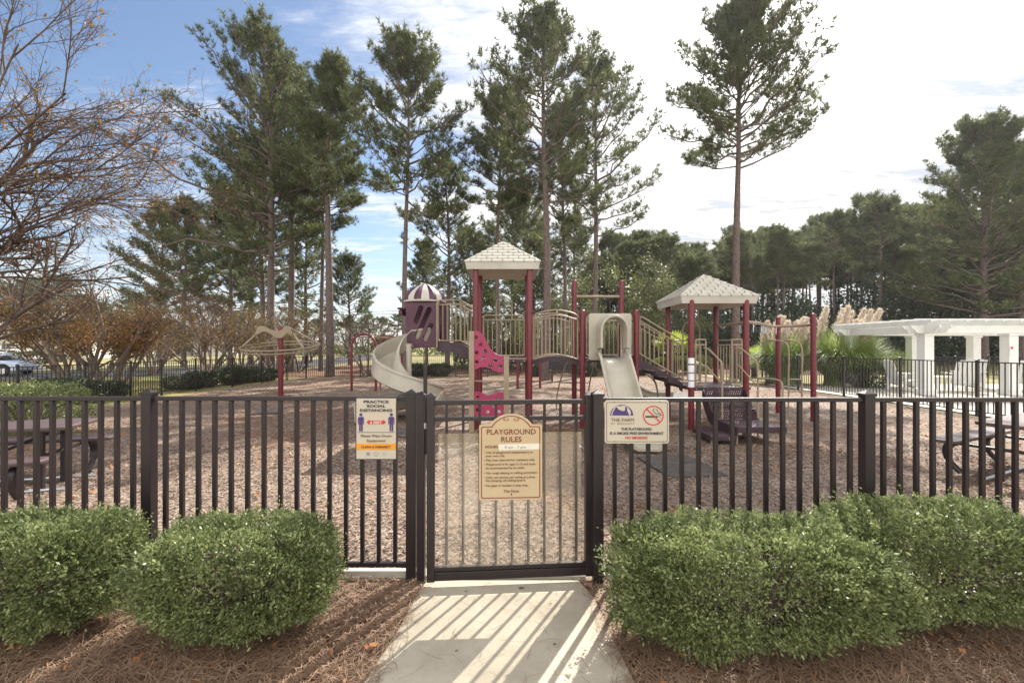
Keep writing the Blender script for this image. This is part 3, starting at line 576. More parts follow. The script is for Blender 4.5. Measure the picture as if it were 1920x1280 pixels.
# ------------------------------------------------------------------ play structure (bolted together: one thing)
PLY = thing('play_structure', (2.0, 10.2, -0.2), 'large red and tan play structure with two peaked roofs, bridge and slides', 'playground equipment')
RP = 0.060
def red_post(x, y, z1, r=RP, clamps=()):
    p = MB().cyl(x, y, gf(x, y) - .1, z1, r, 16).dome(x, y, z1, r, 16, .7).build('post', MT['red'], PLY, smooth=True)
    for z in clamps:
        c = MB().cyl(x, y, z - .025, z + .025, r + .012, 16).box((x + r + .018, y, z), (.03, .03, .04)).box((x - r - .018, y, z), (.03, .03, .04)); c.build('clamp', MT['red'], p, smooth=True)
    return p
def deck(x0, x1, y0, y1, z):
    d = MB().box(((x0 + x1) / 2, (y0 + y1) / 2, z - .02), (x1 - x0 - .02, y1 - y0 - .02, .02)).build('deck', MT['deck'], PLY)
    MB().box(((x0 + x1) / 2, y0 + .015, z - .045), (x1 - x0, .03, .075)).box(((x0 + x1) / 2, y1 - .015, z - .045), (x1 - x0, .03, .075)).box((x0 + .015, (y0 + y1) / 2, z - .045), (.03, y1 - y0 - .062, .075)).box((x1 - .015, (y0 + y1) / 2, z - .045), (.03, y1 - y0 - .062, .075)).build('deck_rim', MT['deck'], d, bevel=.006)
    n = 5
    bl = MB()
    for i in range(n): bl.tube([(x0 + (x1 - x0) * (i + .5) / n, y0 - .001, z - .045), (x0 + (x1 - x0) * (i + .5) / n, y0 - .008, z - .045)], .010, 8)
    bl.build('bolt', MT['metal'], d); return d
def railing(a, b, z0a, z0b, h, n=8, r=.017, rb=.012, name='railing', double=True, bulge=0.0, rails=None):
    """tan barrier between plan points a and b; bottom heights z0a / z0b"""
    a = Vector((a[0], a[1], z0a)); b = Vector((b[0], b[1], z0b)); m = MB(); K = 14
    def pt(t, zz): return a.lerp(b, t) + Vector((0, 0, zz + bulge * math.sin(math.pi * t)))
    m.tube([pt(i / K, 0.04) for i in range(K + 1)], r, 8)
    m.tube([pt(0, h - .10)] + [pt(.012, h - .02)] + [pt(i / K, h) for i in range(1, K)] + [pt(.988, h - .02), pt(1, h - .10)], r, 8)
    if double: m.tube([pt(i / K, h - .11) for i in range(K + 1)], r * .9, 8)
    m.tube([pt(0, 0.04), pt(0, h - .1)], r, 8); m.tube([pt(1, 0.04), pt(1, h - .1)], r, 8)
    top = h - .11 if double else h
    for i in range(1, n): m.tube([pt(i / n, 0.04), pt(i / n, top)], rb, 6, cap=False)
    return m.build(name, MT['tan'], PLY, smooth=True)
def roof(cx, cy, w_, ze, zp, fh=.145):
    """pyramid roof with overlapping shingle courses, a deep fascia and a lined underside"""
    h = w_ / 2; ze1 = ze + fh
    root = MB(); 
    for a, b in (((-h, -h), (h, -h)), ((h, -h), (h, h)), ((h, h), (-h, h)), ((-h, h), (-h, -h))):
        k2 = .965
        root.add([(cx + a[0] * k2, cy + a[1] * k2, ze), (cx + b[0] * k2, cy + b[1] * k2, ze), (cx + b[0], cy + b[1], ze1), (cx + a[0], cy + a[1], ze1)], [(0, 1, 2, 3)])
    root.add([(cx + a * h * .965, cy + b * h * .965, ze) for a, b in ((-1, -1), (1, -1), (1, 1), (-1, 1))] + [(cx + a * h * .88, cy + b * h * .88, ze + .02) for a, b in ((-1, -1), (1, -1), (1, 1), (-1, 1))] + [(cx, cy, ze + .30)],
             [(0, 4, 5, 1), (1, 5, 6, 2), (2, 6, 7, 3), (3, 7, 4, 0), (4, 8, 5), (5, 8, 6), (6, 8, 7), (7, 8, 4)])
    rf = root.build('roof', MT['roof'], PLY)
    NC = 7; sh = MB(); zt = zp
    for q in range(4):
        M_ = Matrix.Rotation(q * math.pi / 2, 4, 'Z')
        for i in range(NC):
            t0 = i / NC; t1 = (i + 1) / NC
            ro, ri = h * (1 - t0) + (0.012), h * (1 - t1); zo, zi = ze1 + (zt - ze1) * t0, ze1 + (zt - ze1) * t1
            thick = .040
            # a course: tabs separated by small gaps
            wtab = .225; off = (i % 2) * .5
            xsb = [-ro] + [wtab * (j + off) for j in range(-6, 7) if -ro + .06 < wtab * (j + off) < ro - .06] + [ro]
            for xa, xb in zip(xsb[:-1], xsb[1:]):
                ga_, gb_ = (.013 if xa > -ro + .01 else 0), (.013 if xb < ro - .01 else 0)
                xa2, xb2 = xa + ga_, xb - gb_; ta, tb = max(-ri, min(ri, xa2)), max(-ri, min(ri, xb2))
                if tb - ta < 1e-4: tb = ta + 1e-4
                vs = [Vector((xa2, -ro, zo + thick)), Vector((xb2, -ro, zo + thick)), Vector((tb, -ri, zi + .004)), Vector((ta, -ri, zi + .004)), Vector((xa2, -ro, zo)), Vector((xb2, -ro, zo))]
                sh.add([M_ @ p + Vector((cx, cy, 0)) for p in vs], [(0, 1, 2, 3), (4, 5, 1, 0), (4, 0, 3), (5, 2, 1)])
            sh.add([M_ @ p + Vector((cx, cy, 0)) for p in (Vector((-ro, -ro + .012, zo + .012)), Vector((ro, -ro + .012, zo + .012)), Vector((ri, -ri + .001, zi)), Vector((-ri, -ri + .001, zi)))], [(0, 1, 2, 3)])
    sh.build('shingles', MT['roof'], rf)
    hp = MB()
    for a, b in ((-1, -1), (1, -1), (1, 1), (-1, 1)):
        hp.tube([(cx + a * h, cy + b * h, ze1 + .02), (cx, cy, zt + .01)], [.018, .012], 6)
    hp.build('ridge', MT['roof'], rf, smooth=True)
    return rf
# tall tower
AX0, AX1, AY0, AY1, AZ = -0.765, 0.371, 9.6, 10.85, 1.30
for x in (AX0, AX1):
    for y in (AY0, AY1): red_post(x, y, 3.22, clamps=(AZ - .03, AZ + 1.0) if (x > 0 or y > 10) else (AZ - .03,))
deck(AX0, AX1, AY0, AY1, AZ)
RA = roof((AX0 + AX1) / 2 + .0, (AY0 + AY1) / 2 + .02, 1.56, 3.17, 3.90); RA['label'] = 'taller peaked cream roof over the left tower'
railing((AX0 + .08, AY1), (AX1 - .08, AY1), AZ, AZ, 1.0, 9)
# arched bar above the back barrier
m = MB(); xa, xb = XX(930, AY1), XX(960, AY1); cxm = (xa + xb) / 2; rr_ = (xb - xa) / 2
m.tube([(xa, AY1 + .02, AZ + .9), (xa, AY1 + .02, 2.55)] + [(cxm - rr_ * math.cos(R(a)), AY1 + .02, 2.55 + rr_ * math.sin(R(a))) for a in range(15, 166, 15)] + [(xb, AY1 + .02, 2.55), (xb, AY1 + .02, AZ + .9)], .015, 8)
m.build('arch_bar', MT['tan'], PLY, smooth=True)
# raspberry climbing panels in front of the tall tower
DP = 9.25
def z6(zx, zy): return (680 + zx / 4.2675, 440 + zy / 4.2675)
def pp(zx, zy): q = W(*z6(zx, zy), DP); return (q.x, q.z)
FRONT = Matrix.Translation((0, DP, 0)) @ Matrix.Rotation(R(90), 4, 'X')
up = [pp(*p) for p in ((886, 772), (910, 768), (940, 778), (965, 800), (990, 846), (1012, 895), (1038, 930), (1075, 956), (1128, 974), (1128, 1100), (1085, 1100), (1050, 1090), (1015, 1068), (975, 1058), (940, 1060), (910, 1075), (886, 1090))]
sc1 = DP / FPX / 4.2675
holes = [circ(*pp(*p), 15.5 * sc1, 14) for p in ((908, 820), (942, 877), (980, 932), (913, 943), (967, 988), (1062, 1002), (912, 1018), (1022, 1045), (1100, 1050))]
plate('climbing_panel', [up] + holes, .03, MT['pink'], PLY, FRONT, .005)
lo = [pp(*p) for p in ((886, 1262), (915, 1250), (950, 1262), (975, 1276), (1010, 1285), (1045, 1272), (1090, 1258), (1128, 1264), (1128, 1440), (1080, 1465), (1010, 1450), (950, 1462), (886, 1440))]
holes = [circ(*pp(*p), 15 * sc1, 14) for p in ((925, 1300), (1085, 1305), (965, 1350), (1045, 1368), (1000, 1415), (920, 1400), (1092, 1415))]
plate('climbing_panel', [lo] + holes, .03, MT['pink'], PLY, FRONT, .005)
for zx, ty in ((871, 770), (1150, 972)):
    x = pp(zx, 0)[0]; MB().box((x, DP, (ZZ(440 + ty / 4.2675, DP) + gf(x, DP) - .05) / 2), (.105, .06, ZZ(440 + ty / 4.2675, DP) - gf(x, DP) + .05)).box((x, DP - .031, .5), (.03, .006, 1.0)).build('climber_post', MT['tan'], PLY, bevel=.012)
for z in (0.15, 0.5, 0.85): MB().tube([(XX(884, DP), DP + .05, z), (XX(949, DP), DP + .05, z)], .016, 8).build('rung', MT['tan'], PLY, smooth=True)
# arched bridge between towers
CX0, CX1, CY0, CY1, CZ = 1.505, 2.645, 9.7, 11.0, 1.31
br = MB(); K = 12
for i in range(K):
    t0, t1 = i / K, (i + 1) / K
    f_ = lambda t_: 1.24 + .10 * math.sin(math.pi * t_)
    xa, xb = AX1 + .06 + (CX0 - AX1 - .12) * t0, AX1 + .06 + (CX0 - AX1 - .12) * t1
    br.add([(xa, 9.85, f_(t0)), (xb, 9.85, f_(t1)), (xb, 10.75, f_(t1)), (xa, 10.75, f_(t0)), (xa, 9.85, f_(t0) - .09), (xb, 9.85, f_(t1) - .09), (xb, 10.75, f_(t1) - .09), (xa, 10.75, f_(t0) - .09)],
           [(0, 1, 2, 3), (4, 7, 6, 5), (0, 4, 5, 1), (3, 2, 6, 7)] + ([(0, 3, 7, 4)] if i == 0 else []) + ([(1, 5, 6, 2)] if i == K - 1 else []))
br.build('bridge_deck', MT['deck'], PLY)
for y in (9.80, 10.80): railing((AX1 + .09, y), (CX0 - .09, y), 1.24, 1.24, 1.0, 11, bulge=.10)
# middle tower with the straight slide
for x, y, z in ((CX0, CY0, 2.30), (CX1, CY0, 2.30), (CX0, CY1, 3.12), (CX1, CY1, 3.12)): red_post(x, y, z, clamps=(CZ - .03, 2.24 if y == CY0 else 2.20))
deck(CX0, CX1, CY0, CY1, CZ)
MB().tube([(CX0, CY1, ZZ(556, CY1)), (CX1, CY1, ZZ(556, CY1))], .034, 10).build('chin_bar', MT['tan'], PLY, smooth=True)
railing((CX0 + .3, CY1), (CX1 - .08, CY1), CZ, CZ, .98, 7)
# slide entry panel + tunnel hood
SX, SD = 2.09, 9.62
def z7(zx, zy): return (1000 + zx / 4.2675, 440 + zy / 4.2675)
def ps(zx, zy, d=SD): q = W(*z7(zx, zy), d); return (q.x, q.z)
FS = Matrix.Translation((0, SD, 0)) @ Matrix.Rotation(R(90), 4, 'X')
x0, z1 = ps(442, 630); x1, z0 = ps(785, 1005)
ocx = (x0 + x1) / 2 + .02; ow = .20
hole = [(ocx - ow, z0 + .03), (ocx + ow, z0 + .03), (ocx + ow, 1.93)] + [(ocx + ow * math.cos(R(a)), 1.93 + ow * 1.2 * math.sin(R(a))) for a in range(15, 166, 15)] + [(ocx - ow, 1.93)]
plate('slide_panel', [rrect(x0, z0, x1, z1, .05), hole], .05, MT['slide'], PLY, FS, .014)
hd = MB(); 
def arch_prof(w_, zt, zb): 
    R_ = w_; return [(-w_, zb), (-w_, zt - R_ * 1.05)] + [(-w_ * math.cos(R(a)), zt - R_ * 1.05 + R_ * 1.05 * math.sin(R(a))) for a in range(12, 169, 12)] + [(w_, zt - R_ * 1.05), (w_, zb)]
prev = None
prof = [(.0, .31, .215), (-.10, .315, .23), (-.30, .31, .235), (-.36, .29, .225), (-.36, .25, .20), (-.30, .225, .20), (0, .22, .20)]
rings = []
for dy, wo, _ in prof:
    zt = 2.225 - .03 * abs(dy) - (.31 - wo) * .9
    rings.append([(ocx + a, SD - .03 + dy, b) for a, b in arch_prof(wo, zt, 1.50 + abs(dy) * .08)])
n_ = len(rings[0]); vs = [p for r_ in rings for p in r_]; fs = []
for i in range(len(rings) - 1):
    for j in range(n_ - 1): fs.append((i * n_ + j, i * n_ + j + 1, (i + 1) * n_ + j + 1, (i + 1) * n_ + j))
hd.add(vs, fs).build('slide_hood', MT['slide'], PLY, smooth=True)
def trough(w_, hw, th=.03, bot=.10):
    """U section: outside then inside"""
    o = [(-w_ - .035, hw), (-w_ - .035, hw - .04), (-w_, hw - .045), (-w_ * .93, 0.02), (-w_ * .6, -th), (w_ * .6, -th), (w_ * .93, .02), (w_, hw - .045), (w_ + .035, hw - .04), (w_ + .035, hw), (w_ - .01, hw + .012), (w_ - .035, hw - .03), (w_ - .06, .06), (w_ * .55, 0.008), (-w_ * .55, 0.008), (-w_ + .06, .06), (-w_ + .035, hw - .03), (-w_ + .01, hw + .012)]
    return o
sp = smooth_path([(SX, 9.62, 1.30), (SX, 9.30, 1.22), (SX + .01, 8.95, .88), (SX + .03, 8.5, .42), (SX + .05, 8.1, .08), (SX + .08, 7.75, -.06), (SX + .11, 7.30, -.10)], 5)
up_ = []; sd_ = []
for i, p in enumerate(sp):
    t_ = (sp[min(i + 1, len(sp) - 1)] - sp[max(i - 1, 0)]).normalized(); s_ = Vector((1, 0, 0)); up_.append(s_.cross(t_).normalized() * (1 if s_.cross(t_).z > 0 else -1)); sd_.append(s_)
sl_ = MB().sweep(sp, sd_, up_, trough(.285, .17)).build('slide', MT['slide'], PLY, smooth=True); sl_['label'] = 'straight cream slide with tunnel hood'
MB().cyl(SX + .03, 8.35, -.3, .22, .03).build('slide_support', MT['tan'], PLY, smooth=True)
# stairs down to the low roofed deck
EX0, EX1, EY0, EY1, EZ = 3.72, 4.86, 9.45, 10.85, 0.72
stx0, stx1 = CX1 + .07, EX0 - .06
for y in (9.78, 10.72):
    ol = [(stx0, CZ), (stx1, EZ + .06), (stx1, EZ - .14)]
    for i in range(3):
        xx = stx1 - (stx1 - stx0) * (i + .7) / 3.6; zz_ = EZ - .14 + (CZ - EZ) * (i + .55) / 3.6
        ol += [(xx + .12, zz_ - .04), (xx + .12, zz_ + .05)]
    ol += [(stx0, CZ - .22)]
    plate('stringer', [ol], .05, MT['deck'], PLY, Matrix.Translation((0, y, 0)) @ Matrix.Rotation(R(90), 4, 'X'), .004)
    railing((stx0 + .03, y), (stx1, y), CZ + .05, EZ + .1, .86 if y < 10 else .9, 9)
for i in range(3):
    MB().box((stx0 + (stx1 - stx0) * (i + .5) / 3, 10.25, CZ - .15 * (i + 1)), (.32, .88, .03)).build('tread', MT['deck'], PLY, bevel=.006)
for x in (EX0, EX1):
    for y in (EY0, EY1): red_post(x, y, 2.50, clamps=(EZ - .03, EZ + .98))
deck(EX0, EX1, EY0, EY1, EZ)
RE = roof((EX0 + EX1) / 2, (EY0 + EY1) / 2 + .04, 1.60, 2.45, 3.15); RE['label'] = 'lower peaked cream roof over the right deck'
# loops and barriers of the low deck
def loop(x, y, w_, z0, z1, ang=0, r=.018):
    m = MB(); d_ = Vector((math.cos(ang), math.sin(ang), 0)); c_ = Vector((x, y, 0)); rr = w_ / 2
    pts = [c_ - d_ * rr + Vector((0, 0, z0)), c_ - d_ * rr + Vector((0, 0, z1 - rr))] + [c_ - d_ * rr * math.cos(R(a)) + Vector((0, 0, z1 - rr + rr * math.sin(R(a)))) for a in range(20, 161, 20)] + [c_ + d_ * rr + Vector((0, 0, z1 - rr)), c_ + d_ * rr + Vector((0, 0, z0))]
    return m.tube(pts, r, 8).build('loop_handle', MT['tan'], PLY, smooth=True)
loop(XX(1297, EY1), EY1 + .03, .40, EZ, ZZ(602, EY1))
railing((EX0 + .08, EY1), (EX1 - .4, EY1), EZ, EZ, .98, 7, double=True)
railing((EX1, EY0 + .12), (EX1, EY1 - .1), EZ, EZ, .98, 8)
railing((EX0 + .09, EY0 - .01), (EX0 + .30, EY0 - .01), EZ, EZ, .98, 2)
railing((EX1 - .30, EY0 - .01), (EX1 - .09, EY0 - .01), EZ, EZ, .98, 2)
for z0_, z1_ in ((1.02, 1.17), (.86, 1.0), (.70, .84), (1.20, 1.32)):
    MB().tube([(EX0, EY0, z0_), (EX0, EY0, z1_)], .0635, 16, cap=False).build('sticker', MT['sticker'], PLY, smooth=True)
# transfer steps in front of the low deck
TX0, TX1 = 3.98, 4.78
def perforated(x0_, x1_, y, z0_, z1_):
    m_ = Matrix.Translation((0, y, 0)) @ Matrix.Rotation(R(90), 4, 'X'); hs = []
    nn = int((x1_ - x0_ - .08) / .045)
    for j in range(2):
        for i in range(nn):
            cx_ = x0_ + .06 + i * .045 + (.02 if j else 0); cz_ = z0_ + (z1_ - z0_) * (.33 + .36 * j); hs.append([(cx_ - .012, cz_ - .022), (cx_ + .002, cz_ - .022), (cx_ + .014, cz_ + .022), (cx_, cz_ + .022)])
    return plate('riser', [[(x0_, z0_), (x1_, z0_), (x1_, z1_), (x0_, z1_)]] + hs, .012, MT['deck'], PLY, m_)
zs = [EZ, .53, .335, .14]; yst = [9.42, 9.16, 8.90]
for i in range(3):
    perforated(TX0, TX1, yst[i], zs[i + 1] + .002, zs[i] - .04)
    if i < 2: MB().box(((TX0 + TX1) / 2, yst[i] - .13, zs[i + 1] - .012), (TX1 - TX0, .262, .028)).build('tread', MT['deck'], PLY, bevel=.006)
for x in (TX0 - .02, TX1 + .02):
    plate('stringer', [[(EY0, EZ - .02), (8.86, .16), (8.86, -.02), (9.15, .05), (EY0, .40)]], .03, MT['deck'], PLY, Matrix.Translation((x, 0, 0)) @ Matrix.Rotation(R(90), 4, 'Z') @ Matrix.Rotation(R(90), 4, 'X'), .003)
tp = MB().box((4.40, 8.45, .125), (.88, .88, .03)).build('transfer_platform', MT['deck'], PLY, bevel=.008)
MB().box((4.40, 8.025, .075), (.88, .03, .09)).box((3.975, 8.45, .04), (.03, .815, .15)).box((4.825, 8.45, .075), (.03, .815, .09)).build('platform_rim', MT['deck'], tp, bevel=.006)
MB().box((3.72, 8.40, -.03), (.46, .80, .03)).box((3.72, 8.01, -.065), (.46, .03, .07)).box((3.51, 8.42, -.065), (.03, .79, .07)).build('lower_step', MT['deck'], PLY, bevel=.006)
MB().box((3.86, 7.992, -.055), (.09, .004, .06)).build('sticker', MT['sticker'], PLY)
for x in (3.55, 4.78): MB().cyl(x, 8.10, -.3, .1 if x > 4 else -.03, .022, 10).build('platform_leg', MT['tan'], PLY, smooth=True)
MB().cyl(4.0, 8.10, -.3, .1, .022, 10).build('platform_leg', MT['tan'], PLY, smooth=True)
def tanpipe(pts, r=.018, n=4): return MB().tube(smooth_path(pts, n), r, 8).build('handrail', MT['tan'], PLY, smooth=True)
def PW(px_, py_, d_): return tuple(W(px_, py_, d_))
for dx_, pxs in ((0, ((1320, 652), (1330, 656), (1348, 674), (1353, 682), (1354, 720), (1354, 803))), (1, ((1382, 652), (1392, 655), (1414, 674), (1420, 682), (1421, 720), (1421, 815)))):
    ds = (9.35, 9.25, 8.95, 8.88, 8.88, 8.88)
    pts = [PW(a, b, d_) for (a, b), d_ in zip(pxs, ds)]; pts[-1] = (pts[-2][0], pts[-2][1], -.22); tanpipe(pts)
    a0 = pxs[0][0]; tanpipe([PW(a0 + 2, 684, 9.35), PW(a0 + 8, 690, 9.25), PW(a0 + 30, 715, 8.95), PW(a0 + 33, 718, 8.90)], .015)
tanpipe([PW(1421, 709, 8.88), PW(1440, 710, 8.6), PW(1460, 713, 8.3), PW(1467, 724, 8.18), (XX(1467, 8.18), 8.18, .4), (XX(1467, 8.18), 8.18, -.22)])
# overhead trapeze rail and its posts
for x, y in ((6.9, 10.42), (6.9, 11.8)): red_post(x, y, 2.28, clamps=(2.05,))
hr = [(1342, 610.5, 10.9), (1370, 606, 10.3), (1397, 602, 9.62), (1420, 603.5, 9.7), (1440, 609, 10.9), (1452, 610.5, 11.25), (1475, 610, 11.15), (1500, 608.8, 10.9), (1525, 607, 10.45)]
HR = smooth_path([PW(*q) for q in hr], 6); HR = [Vector((p.x, p.y, 2.055)) for p in HR]
HR[0] = Vector((EX1, EY1, 2.055)); HR[-1] = Vector((6.9, 10.42, 2.055))
trp = MB().tube(HR, .035, 10).build('overhead_rail', MT['tan'], PLY, smooth=True)
for px_ in (1390, 1412, 1426, 1432, 1438, 1454, 1474):
    p = min(HR, key=lambda q: abs(960 + FPX * q.x / q.y - px_)); h_ = MB()
    a_ = R(20 + px_ % 7 * 8); dd_ = Vector((math.cos(a_), math.sin(a_), 0)) * .085
    h_.tube([p - dd_ * .15 + Vector((0, 0, -.02)), p - dd_ + Vector((0, 0, -.17)), p - dd_ * .8 + Vector((0, 0, -.195)), p + dd_ * .8 + Vector((0, 0, -.195)), p + dd_ + Vector((0, 0, -.17)), p + dd_ * .15 + Vector((0, 0, -.02))], .011, 6)
    h_.build('trapeze_handle', MT['metal'], PLY, smooth=True)
# short access ladder
lad = MB()
for px_ in (1478.5, 1503.5):
    x = XX(px_, 11.1); lad.tube(smooth_path([(x - .25, 11.5, 1.72), (x - .08, 11.2, 1.68), (x, 11.1, 1.50), (x, 11.1, .8), (x, 11.1, -.25)], 4), .021, 8)
lad.build('ladder_rail', MT['tan'], PLY, smooth=True)
for py_ in (711, 733, 752): MB().tube([(XX(1478.5, 11.1), 11.1, ZZ(py_, 11.1)), (XX(1503.5, 11.1), 11.1, ZZ(py_, 11.1))], .018, 8).build('rung', MT['tan'], PLY, smooth=True)
# spiral slide
HX, HY = -2.47, 10.9
def helix():
    P = []; keys = [(90, 1.55), (135, 1.34), (180, 1.08), (225, .80), (270, .56), (315, .34), (360, .17), (405, .09), (450, .05), (495, .0), (540, -0.05)]
    path_ = []; side = []; ups = []
    path_.append(Vector((HX + .45, HY + .62, 1.60))); side.append(Vector((0, 1, 0))); ups.append(Vector((0, 0, 1)))
    for a in np.arange(90, 541, 9):
        z = float(np.interp(a, [k_[0] for k_ in keys], [k_[1] for k_ in keys])); rd = Vector((math.cos(R(a)), math.sin(R(a)), 0))
        rad = .62 + (.10 if a > 430 else 0) * (a - 430) / 110
        path_.append(Vector((HX, HY, z)) + rd * rad); side.append(rd)
        tilt = .22; ups.append((Vector((0, 0, 1)) - rd * tilt).normalized())
    e = path_[-1]
    for q in (.3, .6, .95): path_.append(e + Vector((0, -q, -.06 * q))); side.append(Vector((-1, 0, 0))); ups.append(Vector((0, 0, 1)))
    return path_, side, ups
pth, sd, ups = helix()
hs = MB().sweep(pth, sd, ups, trough(.27, .42)).build('slide', MT['slide'], PLY, smooth=True); hs['label'] = 'cream spiral slide'
MB().cyl(HX, HY, -.3, 1.62, .065, 16).build('slide_support', MT['slide'], PLY, smooth=True)
MB().cyl(HX - .62, HY - .25, -.3, .85, .02, 10).build('slide_support', MT['tan'], PLY, smooth=True)
# striped hood at the spiral slide's entrance
hx0, hx1, hy, hz0, hz1 = -2.63, -1.80, 11.18, 1.55, 2.68
def slot(cx_, cz_, L_, w_=.065, a=62):
    o = []; ca, sa = math.cos(R(a)), math.sin(R(a))
    for s_, base in ((1, 0), (-1, 180)):
        for i in range(7):
            th = R(a - 90 + base + 180 * i / 6); o.append((cx_ + s_ * ca * L_ / 2 + w_ / 2 * math.cos(th), cz_ + s_ * sa * L_ / 2 + w_ / 2 * math.sin(th)))
    return o
MH = Matrix.Translation((0, hy, 0)) @ Matrix.Rotation(R(90), 4, 'X')
def hz(zx, zy): q = W(*z6(zx, zy), hy); return q.x, q.z
def hp2(zx, zy): q = W(694 + zx / 3.787, 450 + zy / 3.787, hy); return q.x, q.z
out_ = [hz(*p) for p in ((345, 545), (602, 540), (612, 900), (410, 905), (405, 862), (355, 862))]
sl1 = [slot(*hp2(345, 530), .36, .105, 70), slot(*hp2(378, 590), .74, .105, 66), slot(*hp2(412, 655), .36, .105, 66)]
hp_ = plate('hood_panel', [out_] + sl1, .05, MT['purple'], PLY, MH, .012)
plate('hood_panel', [[(hy, hz0), (hy + .85, hz0), (hy + .85, hz1), (hy, hz1)]], .04, MT['purple'], PLY, Matrix.Translation((hx1 + .05, 0, 0)) @ Matrix.Rotation(R(90), 4, 'Z') @ Matrix.Rotation(R(90), 4, 'X'), .006)
plate('hood_panel', [[(hx0, 1.75), (hx1, 1.75), (hx1, hz1), (hx0, hz1)]], .04, MT['purple'], PLY, Matrix.Translation((0, hy + .88, 0)) @ Matrix.Rotation(R(90), 4, 'X'), .006)
MB().box((hx0 - .10, hy + .35, 2.50), (.22, .6, .05)).box((hx0 - .14, hy + .35, 2.40), (.1, .5, .12)).build('hood_visor', MT['purple'], PLY, bevel=.02)
dm = MB(); cream_ = MB(); cxh, cyh, rh = (hx0 + hx1) / 2 + .0, hy + .42, .50
NS = 16
for i in range(NS):
    a0, a1 = 2 * math.pi * i / NS, 2 * math.pi * (i + 1) / NS; am = (a0 + a1) / 2
    tgt = dm if i % 2 else cream_
    prof_ = [(1.0, 0), (.97, .10), (.80, .22), (.52, .34), (.22, .42), (.02, .45)]
    vs = []; fs = []
    for (pr, pz) in prof_:
        bulge_ = .045 if i % 2 else .0
        for a, b_ in ((a0, 0), (am, bulge_ * (1 if pr > .25 else .2)), (a1, 0)): vs.append((cxh + (rh * pr + b_ * pr) * math.cos(a), cyh + (rh * pr + b_ * pr) * math.sin(a), hz1 + .03 + pz + b_ * .3))
    for j in range(len(prof_) - 1):
        for q in range(2): fs.append((j * 3 + q, j * 3 + q + 1, j * 3 + 4 + q, j * 3 + 3 + q))
    tgt.add(vs, fs)
dmo = dm.build('hood_roof', MT['purple'], PLY, smooth=True); cream_.build('roof_stripes', MT['roof'], dmo, smooth=True)
MB().cyl(cxh, cyh, hz1 - .01, hz1 + .035, rh + .03, 24).build('roof_ring', MT['roof'], dmo, smooth=True)
red_post(-2.753, 12.15, 1.55)
# raised rear platform and its ramp down to the tall tower
MB().box((-1.55, 11.65, 1.60), (.55, .95, .03)).box((-1.55, 11.18, 1.555), (.55, .03, .10)).build('deck', MT['deck'], PLY, bevel=.006)
for y in (11.15, 12.1):
    plate('stringer', [[(-1.85, 1.66), (-1.28, 1.66), (AX0 - .05, 1.40), (AX0 - .05, 1.10), (-1.15, 1.26), (-1.45, 1.42), (-1.85, 1.44)]], .04, MT['deck'], PLY, Matrix.Translation((0, y, 0)) @ Matrix.Rotation(R(90), 4, 'X'), .004)
    railing((-1.80, y), (-1.27, y), 1.66, 1.66, 1.03, 5); railing((-1.25, y), (AX0 - .06, y - .1), 1.66, 1.42, 1.02, 5)
for i in range(3): MB().box((-1.2 + .17 * i, 11.65, 1.54 - .08 * i), (.17, .92, .03)).build('tread', MT['deck'], PLY)
MB().box((XX(819, 11.05), 11.08, 2.08), (.035, .035, 1.1)).build('hood_trim', MT['tan'], PLY, bevel=.008)
# curved tube climbers behind the middle tower
def climber(pts_l, pts_r, nr, r=.02):
    a = smooth_path(pts_l, 6); b = smooth_path(pts_r, 6); MB().tube(a, r, 8).build('climber_rail', MT['tan'], PLY, smooth=True); MB().tube(b, r, 8).build('climber_rail', MT['tan'], PLY, smooth=True)
    for i in range(1, nr + 1):
        k_ = int(len(a) * i / (nr + 1)); p, q = a[k_], b[min(k_, len(b) - 1)]; MB().tube([p, (p + q) / 2 + Vector((0, 0, -.03)), q], .011, 6).build('rung', MT['fence'], PLY, smooth=True)
climber([(1.60, 11.05, 1.30), (1.45, 11.6, 1.20), (1.35, 12.1, .85), (1.25, 12.5, .3), (1.22, 12.6, -.25)], [(2.15, 11.05, 1.30), (2.15, 11.6, 1.20), (2.12, 12.1, .85), (2.1, 12.5, .3), (2.1, 12.6, -.25)], 4)
climber([(3.15, 10.95, 1.0), (3.35, 11.1, .95), (3.55, 11.2, .6), (3.62, 11.25, .1), (3.62, 11.25, -.25)], [(3.15, 11.75, 1.0), (3.35, 11.8, .95), (3.75, 11.9, .6), (3.85, 12, .1), (3.85, 12, -.25)], 4)
# low rear slide whose lip shows behind the stairs
sp2 = smooth_path([(CX1 - .3, 11.05, 1.28), (CX1 - .1, 11.7, 1.0), (CX1 + .4, 12.5, .45), (CX1 + 1.1, 13.0, .12), (CX1 + 1.9, 13.1, .08)], 6); up2 = []; sd2 = []
for i, p in enumerate(sp2):
    t_ = (sp2[min(i + 1, len(sp2) - 1)] - sp2[max(i - 1, 0)]).normalized(); s_ = Vector((t_.y, -t_.x, 0)).normalized(); sd2.append(s_); u_ = s_.cross(t_).normalized(); up2.append(u_ if u_.z > 0 else -u_)
MB().sweep(sp2, sd2, up2, trough(.25, .2)).build('slide', MT['slide'], PLY, smooth=True)['label'] = 'low curved cream slide behind the stairs'

